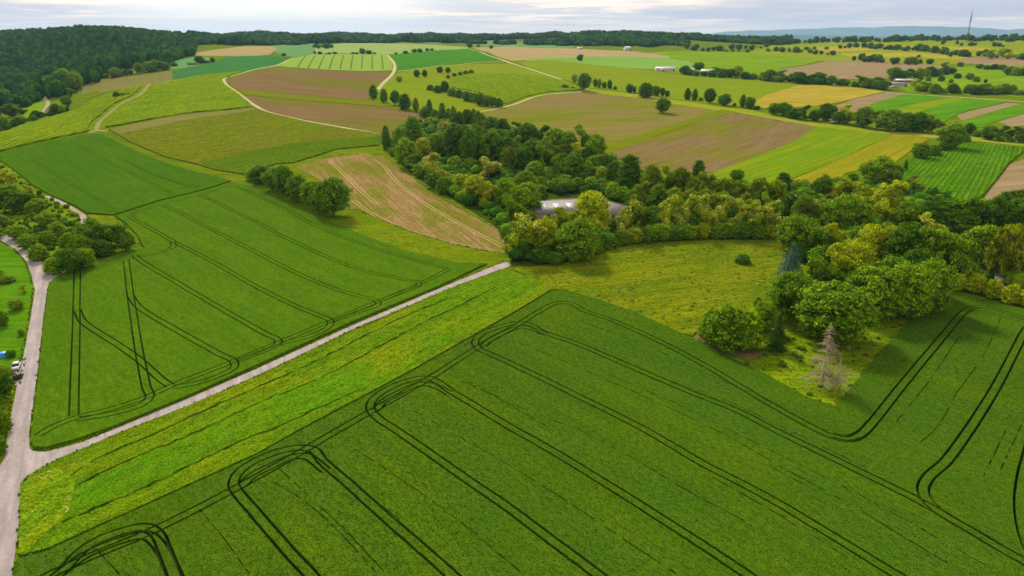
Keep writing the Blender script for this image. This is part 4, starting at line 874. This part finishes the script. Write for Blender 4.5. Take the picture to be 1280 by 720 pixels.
def build_trees():
    items = []
    for ci, (ph, gr, dm, rows) in enumerate(CL):
        if not rows: continue
        P0 = atn([(r[1], r[2]) for r in rows], dm)
        D0 = np.hypot(P0[:, 0], P0[:, 1]); S0 = np.where(D0 < 900, np.maximum(0, (CAM_H-P0[:, 2])/np.hypot(D0, CAM_H-P0[:, 2])), 0)
        Q0 = atn([(r[1], r[2]-.28*r[4]*s_) for r, s_ in zip(rows, S0)], dm)
        for r, q in zip(rows, Q0):
            sp, x, yb, hp, wp = r
            k = pxm(q); g_ = 1.09 if 'right wood' in ph else 1.0; h = hp/k*.9*g_; w = wp/k*g_
            items.append([hp*wp, ci, sp, q, h, w, x])
    trees = sorted([i for i in items if SPN[i[2]][2] != 'shrub'], key=lambda i: -i[0]); shr = sorted([i for i in items if SPN[i[2]][2] == 'shrub'], key=lambda i: -i[0])
    print('trees', len(trees), 'shrubs', len(shr))
    keep = trees[:298]+shr[:290]; rest = trees[298:]+shr[290:]
    groups = {}
    for it in keep: groups.setdefault((it[1], SPN[it[2]][1]), []).append(it)
    cache = {}
    for (ci, phr), L in groups.items():
        L.sort(key=lambda i: i[6]); ph, gr = CL[ci][0], CL[ci][1]
        for n, (_, _, sp, p, h, w, x) in enumerate(L):
            var = int(rng.integers(len(PROTO[PK[sp]]))); nm, _, cat = SPN[sp]
            small = h*pxm(p) < 9
            ck = (sp, var)
            if ck not in cache:        # first of its kind: empty > crown, trunk
                root = link(nm, None); cm, tm = PROTO[PK[sp]][var]
                c = link('crown', cm, root); c.material_slots[0].link = 'OBJECT'; c.material_slots[0].material = LM[sp]
                parts = [c]
                t = link('trunk', tm, root)
                if sp == 'Y': t.material_slots[0].link = 'OBJECT'; t.material_slots[0].material = BARKP
                parts.append(t)
                cache[ck] = (root, parts)
            else:                      # copies: the empty and each of its parts
                r0, pp = cache[ck]; root = r0.copy(); COL.objects.link(root)
                for q in pp:
                    c = q.copy(); COL.objects.link(c); c.parent = root
            root.location = (p[0], p[1], p[2]-.1); root.scale = (w, w*rng.uniform(.9, 1.1), h)
            root.rotation_euler = (0, 0, rng.uniform(0, 6.28))
            lab = phr+' '+ph if len(L) == 1 else '%s %s, %s from left' % (phr, ph, ORD[n])
            tag(root, lab, cat, gr)
    it2 = []
    for (_, ci, sp, p, h, w, x) in rest:
        c = np.array(alb(TCOL[sp]))*rng.uniform(.8, 1.25); it2.append((p[0], p[1], p[2]-.3, h, w, tuple(c), 4 if sp == 'S' else int(rng.integers(4))))
    bake_lowpoly(it2, 'distant_trees', 'tiny trees and hedges scattered over the farthest fields', 'trees', 140)
build_trees()

# ------------------------------------------------------------------ far woods (nobody could count them)
def wood(name, label, poly_az, d0, d1, sp0, cols, conif=.12, hgt=(14, 22), mask=None, seed=5, nq=60):
    """poly_az: px columns; woods between distance d0(px) and d1(px), tables in px columns"""
    rg = np.random.default_rng(seed); items = []
    xs = [a[0] for a in poly_az]; lo = [a[1] for a in poly_az]; hi = [a[2] for a in poly_az]
    A = np.arctan((np.array(xs)-640)/(FPX*CP+311*SP)); d = min(lo)
    while d < max(hi):
        st = sp0*max(1, d/2200.); n = int(d*(A[-1]-A[0])/st)
        a = A[0]+(A[-1]-A[0])*(np.arange(n)+rg.random(n))/max(n, 1); dd = d+rg.uniform(-.5, .5, n)*st
        l, h = np.interp(a, A, lo), np.interp(a, A, hi); ok = (dd > l*(1+.015*np.sin(a*160))) & (dd < h)
        if mask is not None: ok &= mask(a, dd)
        a, dd = a[ok], dd[ok]; X, Y = np.sin(a)*dd, np.cos(a)*dd; Z = hz(X, Y)
        for x, y, z in zip(X, Y, Z):
            cf = rg.random() < conif*(1+np.sin(x/120)+np.sin(y/170+1)); hh = rg.uniform(*hgt)*(1+.22*np.sin(x/70+y/110)+.1*np.sin(x/23)); c = cols[3] if cf else cols[int(rg.integers(3))]
            items.append((x, y, z-1, hh*(1.1 if cf else 1), st*rg.uniform(.9, 2.0)*(.7 if cf else 1), tuple(np.array(alb(c))*rg.uniform(.75, 1.3)), 4 if cf else int(rg.integers(4))))
        d += st*.9
    print(name, len(items)); bake_lowpoly(items, name, label, 'woodland', nq, seed)
WC = [(54,92,36), (72,108,40), (46,82,36), (34,66,38)]
wood('forest', 'dense dark forest covering the hills on the left', [(-130, 1120, 2900), (0, 1160, 2900), (60, 1230, 2900), (105, 1330, 2900), (140, 1480, 2900), (200, 1560, 2800), (238, 1750, 2600), (246, 2300, 2600)], 0, 0, 9.5, WC, .12, (12, 24))
wood('forest', 'dark wooded ridge along the horizon behind the fields', [(236, 2250, 3700), (300, 2350, 3800), (340, 2500, 3800), (420, 2600, 3800), (500, 2800, 3800), (580, 2750, 3800), (640, 2700, 3900), (720, 2500, 3800), (800, 2400, 3600), (880, 2500, 3600), (960, 2500, 3700), (990, 3000, 3600)], 0, 0, 12, WC, .18, (12, 24), seed=9,
     mask=lambda a, d: ~((np.sin(d/150+a*7+1) > .35) & (np.sin(a*23+d/500+2) > -.15) & (d < 3200)))
def fill(region_label, name, label, n, hr, cols, seed, nq=110, wf=(1., 1.8), keepf=None):
    rg = np.random.default_rng(seed); P = REGION_POLY[region_label]; x0, y0 = P.min(0); x1, y1 = P.max(0)
    X = rg.uniform(x0, x1, n*6); Y = rg.uniform(y0, y1, n*6); k = pip(X, Y, P)
    if keepf is not None: k = k[keepf(X[k], Y[k])]
    k = k[:n]; items = []
    for x, y in zip(X[k], Y[k]):
        h = rg.uniform(*hr); items.append((x, y, float(hz(x, y))-.2, h, h*rg.uniform(*wf), tuple(np.array(alb(cols[int(rg.integers(len(cols)))]))*rg.uniform(.8, 1.25)), int(rg.integers(4))))
    bake_lowpoly(items, name, label, 'undergrowth', nq, seed)
far_ok = lambda X, Y: np.hypot(X, Y) < 800
rp = REGION_POLY
bld_c = at(726, 264)
roofclear = lambda X, Y: (np.hypot(X-bld_c[0], Y-bld_c[1]) > 36)
fill('dark shaded ground under the trees of the central wood', 'undergrowth', 'leafy undergrowth filling the gaps between the trees of the wood', 1500, (3, 8), [(80,120,28), (100,138,32), (66,104,28), (120,146,36)], 21, 150, keepf=roofclear)
fill('tangled green scrub ground left of the grain field', 'undergrowth', 'brambles and scrub on the bank left of the grain field', 420, (.8, 3.0), [(98,130,30), (82,116,28), (120,144,38), (70,106,28)], 22, 90)
fill('rough green grass around the dead spruces', 'undergrowth', 'knee high weeds in the grass corner below the dead spruces', 260, (.5, 1.6), [(84,116,26), (100,126,30), (70,104,24), (130,138,60)], 23, 40)
fill('yellow-green wild meadow speckled with pale blooms', 'undergrowth', 'loose tufts of tall grass over the wild meadow', 700, (.4, 1.1), [(118,134,26), (136,142,34), (104,124,26), (150,150,60)], 24, 26, (1.2, 2.4))

def verge():
    rg = np.random.default_rng(31); items = []
    for nm, lb, mt, h, P in REG:
        if np.hypot(*P.mean(0)) > 520 or nm not in ('wheat_field', 'crop_strip', 'stubble_field', 'green_field', 'farm_road', 'meadow', 'farm_track', 'path', 'driveway'): continue
        ar = .5*np.sum(P[:, 0]*np.roll(P[:, 1], -1)-np.roll(P[:, 0], -1)*P[:, 1]); sg = -1 if ar > 0 else 1; hard = nm in ('farm_road', 'farm_track', 'path', 'driveway')
        for a, b in zip(P, np.roll(P, -1, 0)):
            L = np.linalg.norm(b-a); m = (a+b)/2
            if L > 150 or np.hypot(*m) > 480 or abs(math.degrees(math.atan2(m[0], m[1]))) > 42: continue
            n = max(1, int(L*(1.4 if hard else .9))); nn = np.array([-(b-a)[1], (b-a)[0]])/max(L, .01)
            for t in rg.random(n):
                p = a+(b-a)*t+nn*((sg*rg.uniform(.15, .9)) if hard else rg.normal()*.3); c = [(92,124,26), (120,138,34), (72,108,24), (140,144,60)][int(rg.choice(4, p=[.4, .25, .25, .1]))]
                hh = rg.uniform(.2, .6); items.append((p[0], p[1], float(hz(*p)), hh, rg.uniform(.35, .9)*(.7 if hard else 1.), tuple(np.array(alb(c))*rg.uniform(.75, 1.2)), int(rg.integers(4))))
    print('verge', len(items)); bake_lowpoly(items, 'verge_grass', 'ragged grass along the edges of roads and fields', 'grass', 26, 6)
verge()

# ------------------------------------------------------------------ dead spruces
def dead_tree(label, px, py, hp, wp, seed, broken=False):
    rg = np.random.default_rng(seed); p = at(px, py); k = pxm(p); h = hp/k; w = wp/k/2
    root = link('dead_spruce', None, loc=p); tag(root, label, 'dead tree', 'dead spruces')
    top = h*(1 if not broken else .98)
    tv = tube([(0, 0, -.4), (.05, 0, h*.3), (.12, .05, h*.65), (.1, .1, top)], (.34 if not broken else .4, .26, .15 if not broken else .26, .03 if not broken else .16), 8)
    tk = link('trunk', mesh_np('trunk', *tv, [DEADW], smooth=True), root)
    br = []; tw = []
    nb = 120 if not broken else 34
    for b in range(nb):
        z = h*(rg.uniform(.12, .98) if not broken else rg.uniform(.15, .75)); a = rg.uniform(0, 6.283)
        l = w*(1.25*(1-z/h)**.7+.12)*rg.uniform(.55, 1.1) if not broken else w*rg.uniform(.3, 1.15)
        dr = rg.uniform(-.28, .1) if not broken else rg.uniform(-.7, .15)
        e = np.array([math.cos(a)*l, math.sin(a)*l, z+dr*l]); m_ = np.array([math.cos(a)*l*.5, math.sin(a)*l*.5, z+l*.06])
        br.append(tube([(0.06, .03, z), m_, e], (.10, .07, .025), 4))
        for q in range(9):
            t = rg.uniform(.25, 1); c = np.array([0, 0, z])*(1-t)+e*t; aa = a+rg.choice([-1, 1])*rg.uniform(.5, 1.2); ll = l*.28*rg.uniform(.5, 1.2)
            tw.append(tube([c, c+np.array([math.cos(aa)*ll, math.sin(aa)*ll, -ll*rg.uniform(.1, .7)])], (.045, .018), 3))
    link('branch', mesh_np('branch', *joinp(br), [DEADW]), root); b2 = link('twigs', mesh_np('twigs', *joinp(tw), [DEADW]), root)
    if broken:
        lg = [tube([(0, 0, h*.45), (-.9, .3, h*.2), (-1.6, .2, -.1)], (.2, .17, .16), 6), tube([(0, 0, h*.42), (1.2, -.3, h*.15), (2.4, -.5, .0)], (.17, .14, .12), 6), tube([(2, .6, h*.28), (4.2, .2, h*.12)], (.1, .05), 5)]
        link('fallen_limb', mesh_np('fallen_limb', *joinp(lg), [DEADW], smooth=True), root)
dead_tree('tall bare dead spruce with grey-brown branches in the field corner', 1026, 484, 84, 40, 4)
dead_tree('shorter broken dead spruce leaning apart beside the tall one', 1044, 489, 46, 44, 8, True)

# ------------------------------------------------------------------ buildings, mast, cars
def box_np(x0, x1, y0, y1, z0, z1):
    V = np.array([(x, y, z) for z in (z0, z1) for y in (y0, y1) for x in (x0, x1)], float)
    return V, np.array([(0, 2, 3, 1), (4, 5, 7, 6), (0, 1, 5, 4), (2, 6, 7, 3), (0, 4, 6, 2), (1, 3, 7, 5)])
def part(name, parts, mats, parent, smooth=False):
    return link(name, mesh_np(name, *joinp(parts), mats, smooth=smooth), parent)
MW = plain('white_render', (214,208,198), .8, .06); MG = plain('grey_sheet_roof', (144,130,130), .6, .18, .6); MWR = plain('pale_roof', (222,210,206), .5, .1, .5)
MRED = plain('red_tiles', (150,92,70), .8, .2, 1); MDK = plain('dark_opening', (36,38,42), .3, .1, 1, spec=.5); MTIM = plain('dark_timber', (90,70,52), .85, .2, 2)
MPAN = plain('skylight_panel', (206,208,214), .35, .06, 1); MCR = plain('cream_wall', (196,182,160), .85, .1)
def house(name, label, pos, L, W, H, ang, roof, wall, rh=None, eav=.5, nwin=4, skylights=0, group=None, door=True):
    root = link(name, None, loc=pos, rot=(0, 0, ang)); tag(root, label, name.replace('_', ' '), group)
    rh = rh if rh is not None else W*.28
    w = [box_np(-L/2, L/2, -W/2, W/2, -1.5, H)]
    for s in (-1, 1):     # gables
        x = s*L/2; xi = x-s*.25
        V = np.array([(x, -W/2, H), (x, W/2, H), (x, 0, H+rh), (xi, -W/2, H), (xi, W/2, H), (xi, 0, H+rh)]); w.append((V, np.array([(0, 1, 2, 2), (3, 5, 4, 4), (0, 2, 5, 3), (1, 4, 5, 2), (0, 3, 4, 1)])))
    # tidy degenerate quads -> triangles become quads with a midpoint
    for q in range(1, len(w)):
        V, f = w[q]; m0 = (V[0]+V[2])/2; m1 = (V[3]+V[5])/2; V = np.vstack([V, m0, m1])
        w[q] = (V, np.array([(0, 1, 2, 6), (3, 7, 5, 4), (0, 2, 5, 3), (1, 4, 5, 2)]))
    part('wall', w, [wall], root)
    sl = math.hypot(W/2, rh); r = []
    k = (W/2+eav)/(W/2); e = L/2+eav; t = .22
    for s in (-1, 1):
        V = np.array([(-e, 0, H+rh+.05), (e, 0, H+rh+.05), (e, s*W/2*k, H+rh-rh*k+.05), (-e, s*W/2*k, H+rh-rh*k+.05)]); V2 = V+np.array([0, 0, t])
        f = np.array([(0, 1, 2, 3), (4, 7, 6, 5), (0, 4, 5, 1), (1, 5, 6, 2), (2, 6, 7, 3), (3, 7, 4, 0)]); f = f[:, ::-1] if s > 0 else f
        r.append((np.vstack([V, V2]), f))
    ro = part('roof', r, [roof], root)
    part('ridge', [box_np(-e-.01, e+.01, -.25, .25, H+rh+.2, H+rh+.36)], [roof], ro)
    for i in range(skylights):
        x = -L/2+(i+.7)*L/(skylights+.4); yy0, yy1 = -W/2*.75, -W/2*.3; zz = lambda y: H+rh-rh*abs(y)/(W/2)+.05+t+.06
        V = np.array([(x-L*.2/skylights, yy0, zz(yy0)), (x+L*.2/skylights, yy0, zz(yy0)), (x+L*.2/skylights, yy1, zz(yy1)), (x-L*.2/skylights, yy1, zz(yy1))])
        part('skylight', [(np.vstack([V, V-np.array([0, 0, .12])]), np.array([(0, 1, 2, 3), (4, 7, 6, 5), (0, 4, 5, 1), (1, 5, 6, 2), (2, 6, 7, 3), (3, 7, 4, 0)]))], [MPAN], ro)
    for i in range(nwin):
        x = -L/2+(i+1)*L/(nwin+1.5)
        for s in (-1, 1): part('window', [box_np(x-.7, x+.7, s*(W/2)-.04, s*(W/2)+.04, H*.4, H*.75)], [MDK], root)
    if door: part('door', [box_np(L/2-L/(nwin+2)*.9, L/2-L/(nwin+2)*.9+2.4, -W/2-.05, -W/2+.05, 0.02, H*.8)], [MDK], root)
    return root
def at_d(px, d):
    a = math.atan((px-640)/(FPX*CP+300*SP)); x, y = math.sin(a)*d, math.cos(a)*d; return np.array([x, y, float(hz(x, y))])
bp = at(707, 264); house('greenhouse_hall', 'wide low hall with grey-pink roof and white skylights hidden in the wood', bp, 40, 30, 3.2, R(12), MG, MCR, 3.2, nwin=5, skylights=5)
bp = at(764, 268); house('greenhouse_hall', 'second grey-pink roofed hall right of the pale yellow-green tree', bp, 26, 18, 3.5, R(-52), MG, MW, 3, nwin=4)
house('shed', 'small weathered shed roof poking out left of the grey roof', at(684, 238), 9, 4, 3, R(20), MWR, MTIM, 1, nwin=1)
FB = 'far white farm buildings'
b = at(832, 89); k = pxm(b)
house('barn', 'long white roofed barn of the far farm', b+np.array([0, 6, 0]), 24/k, 9/k, 3.2/k, R(-4), MWR, MW, 2.2/k, nwin=6)
house('barn', 'small white barn at the left end of the far farm', at(826.5, 89), 4.5/k, 4/k, 2/k, R(20), MWR, MW, 1.2/k, nwin=2, skylights=0)
house('barn', 'white roofed barn with red gable right of the far farm trees', at(883, 93), 13/k, 8/k, 3.5/k, R(-12), MWR, MRED, 2.6/k, nwin=3)
house('barn', 'middle white barn almost hidden by the far farm trees', at(863, 90), 8/k, 6/k, 3.2/k, R(10), MWR, MW, 1.8/k, nwin=2)
b = at(784, 63.5); k2 = pxm(b); house('farmhouse', 'tall pale building at the foot of the far wooded ridge', b, 8/k2, 5/k2, 3.5/k2, R(30), MWR, MW, 1.8/k2, nwin=3)
b = at(724.5, 61.8); k2 = pxm(b); house('farmhouse', 'small white house at the end of the far brown field', b, 6/k2, 4/k2, 1.6/k2, R(5), MWR, MW, 1/k2, nwin=2)
b = at(1130, 104); k = pxm(b)
house('barn', 'upper long pale roofed barn of the right farm', b+np.array([6, 14, 0]), 21/k, 10/k, 3/k, R(-6), MWR, MRED, 1.6/k, nwin=5)
house('barn', 'lower pale grey barn of the right farm', at(1122, 108), 18/k, 9/k, 2.8/k, R(-10), MG, MW, 2.2/k, nwin=4)
house('shed', 'small white shed below the right farm', at(1112, 109.6), 8/k, 4/k, 1.2/k, R(-8), MWR, MW, .6/k, nwin=2)
for px, py, lb, an in ((1047, 106, 'white roofed house left of the pair beside the yellow field', 35), (1069, 107.5, 'white roofed house right of the pair beside the yellow field', -35)):
    house('farmhouse', lb, at(px, py), 8/k, 5.5/k, 2/k, R(an), MWR, MW, 1.8/k, nwin=2, group='pair of white houses')
b = at(1042, 154.5); k = pxm(b); house('shed', 'small grey shed at the foot of the long hedge', b, 8/k, 4/k, 1.8/k, R(-8), MG, MTIM, .9/k, nwin=1)
b = at(1259, 358); house('cottage', 'reddish grey roof among garden trees at the right edge', b, 9, 7, 3, R(-28), MG, MCR, 1.5, nwin=2)
b = at(10.5, 477); house('shed', 'small hut with dark roof below the driveway', b, 3.2, 2.2, 1.9, R(60), MTIM, MCR, .6, .2, nwin=1)

def mast():
    p = at_d(1206.5, 2950); hgt = 112
    root = link('radio_mast', None, loc=p, rot=(0, R(-1.0), 0)); tag(root, 'tall thin radio mast with two platforms on the far right hill', 'mast')
    steel = plain('mast_steel', (120,110,112), .6, .1, 1); red = plain('mast_red', (168,120,116), .6, .1)
    ps = []
    def w(z): return 1.7*(1-z/hgt)+.5
    for i in range(4):
        a = math.pi/4+i*math.pi/2; ps.append(tube([(math.cos(a)*w(0), math.sin(a)*w(0), -2), (math.cos(a)*w(75), math.sin(a)*w(75), 75)], (.26, .2), 5))
    for z in range(0, 75, 5):
        for i in range(4):
            a, b = math.pi/4+i*math.pi/2, math.pi/4+(i+1)*math.pi/2
            ps.append(tube([(math.cos(a)*w(z), math.sin(a)*w(z), z), (math.cos(b)*w(z+5), math.sin(b)*w(z+5), z+5)], (.14, .14), 4))
            ps.append(tube([(math.cos(b)*w(z), math.sin(b)*w(z), z), (math.cos(a)*w(z+5), math.sin(a)*w(z+5), z+5)], (.14, .14), 4))
    part('lattice', ps, [steel], root)
    for z, r in ((66, 4.6), (79, 3.4)):
        n = 16; V = [(math.cos(6.2832*i/n)*r, math.sin(6.2832*i/n)*r, z+dz) for dz in (0, 1.2) for i in range(n)]
        Fq = [(i, (i+1) % n, n+(i+1) % n, n+i) for i in range(n)]+[(n, n+2*i+1, n+(2*i+2) % n, n) for i in range(0)]
        q = [(np.array(V), np.array(Fq))]+[box_np(-r*.7, r*.7, -r*.7, r*.7, z+.1, z+.5)]
        part('platform', q, [steel], root)
    part('antenna_cabin', [tube([(0, 0, 70), (0, 0, 84)], (1.7, 1.6), 10)], [steel], root)
    part('antenna', [tube([(0, 0, 84), (0, 0, 98)], (1.3, 1.1), 8)], [red], root); part('antenna_tip', [tube([(0, 0, 98), (0, 0, hgt)], (.8, .5), 8)], [MW], root)
mast()

def car(label, p, ang, col, name='parked_car', L=4.3, W=1.8, Hh=1.5, group='parked cars'):
    root = link(name, None, loc=p, rot=(0, 0, ang)); tag(root, label, 'car', group)
    body = NT('car_paint'); body.bsdf.inputs['Base Color'].default_value = (*alb(col), 1); body.bsdf.inputs['Roughness'].default_value = .3; body.bsdf.inputs['Specular IOR Level'].default_value = .5
    prof = [(-L/2, .35), (-L/2, .8), (-L/2+.15, .95), (-L/2+.9, 1.0), (L/2-.35, .95), (L/2, .75), (L/2, .35)]
    def ext(pr, y0, y1, inset=0.):
        n = len(pr); V = [(x, y0, z) for x, z in pr]+[(x, y1, z) for x, z in pr]; F4 = [(i, (i+1) % n, n+(i+1) % n, n+i) for i in range(n)]
        c0, c1 = len(V), len(V)+1; V += [(sum(q[0] for q in pr)/n, y0, sum(q[1] for q in pr)/n), (sum(q[0] for q in pr)/n, y1, sum(q[1] for q in pr)/n)]
        me_v = np.array(V); fs = np.array(F4)
        ex = []
        for i in range(0, n-1, 2): ex.append((c0, (i+2) % n, i+1, i)); ex.append((c1, n+i, n+i+1, n+(i+2) % n))
        if n % 2: ex.append((c0, 0, n-1, c0)) if False else None
        return me_v, np.vstack([fs, np.array(ex)])
    b = part('body', [ext(prof+[(0, .32)], -W/2, W/2)], [body.mat], root)
    cab = [(-L/2+.25, .96), (-L/2+.7, Hh-.06), (-.1, Hh), (.6, Hh-.08), (1.25, .97), (.3, .95)]
    part('windows', [ext(cab, -W/2+.1, W/2-.1)], [MDK], root)
    part('roof', [box_np(-L/2+.75, .5, -W/2+.16, W/2-.16, Hh-.03, Hh+.03)], [body.mat], root)
    for x in (-L/2+.8, L/2-.8):
        for s in (-1, 1):
            wv = tube([(x, s*(W/2-.2), .32), (x, s*(W/2+.01), .32)], (.32, .32), 14); wh = part('wheel', [wv, tube([(x, s*(W/2-.05), .32), (x, s*(W/2+.02), .32)], (.31, .02), 14)], [MDK], root)
    for s in (-1, 1): part('headlight', [box_np(L/2-.03, L/2+.02, s*.6-.2, s*.6+.2, .62, .76)], [MPAN], root)
p = at(20.8, 460); car('white car parked on the pull-in beside the farm road', p+np.array([0, 0, .04]), R(-62), (226,226,228), group='')
p = at(548, 147.5); car('white van parked left of the narrow trees on the far track', p+np.array([0, 0, .3]), R(-15), (228,226,220), 'parked_van', 5.4, 2.1, 2.3, 'white vans by the narrow trees')
p = at(559, 149); car('white van parked right of the narrow trees on the far track', p+np.array([0, 0, .3]), R(60), (228,226,220), 'parked_van', 5.0, 2.1, 2.5, 'white vans by the narrow trees')
p = at(1277, 366); car('dark car under the garden trees at the right edge', p+np.array([0, 0, .1]), R(150), (60,66,78), group='')
# blue tarpaulin over a heap
def tarp():
    p = at(1, 446); rg = np.random.default_rng(2); n = 14; V = []
    for j in range(n):
        for i in range(n):
            u, v = i/(n-1)*2-1, j/(n-1)*2-1; e = max(abs(u), abs(v)); V.append((u*2.3, v*1.5, (1.3*(1-e**4)+rg.normal()*.05) if e < 1 else .02))
    Fq = [(j*n+i, j*n+i+1, (j+1)*n+i+1, (j+1)*n+i) for j in range(n-1) for i in range(n-1)]
    o = link('tarpaulin', mesh_np('tarpaulin', V, Fq, [plain('blue_tarp', (40,150,214), .45, .12, 2)], smooth=True), loc=p+np.array([0, 0, .06]), rot=(0, 0, .5)); tag(o, 'bright blue tarpaulin over a low heap at the left edge', 'tarpaulin')
tarp()

# ------------------------------------------------------------------ the air
def haze():
    hx = 37500; me = mesh_np('haze', *box_np(-hx, hx, -hx, hx, -62, 860), [])
    m_ = bpy.data.materials.new('haze'); m_.use_nodes = True; N = m_.node_tree.nodes; N.clear()
    out = N.new('ShaderNodeOutputMaterial'); v = N.new('ShaderNodeVolumePrincipled'); v.inputs['Density'].default_value = HAZE
    v.inputs['Color'].default_value = (.42, .68, 1.0, 1); v.inputs['Anisotropy'].default_value = .2
    m_.node_tree.links.new(v.outputs[0], out.inputs['Volume']); me.materials.append(m_)
    tag(link('haze', me), 'thin bluish air over the whole landscape', 'haze', None, 'stuff')
haze()
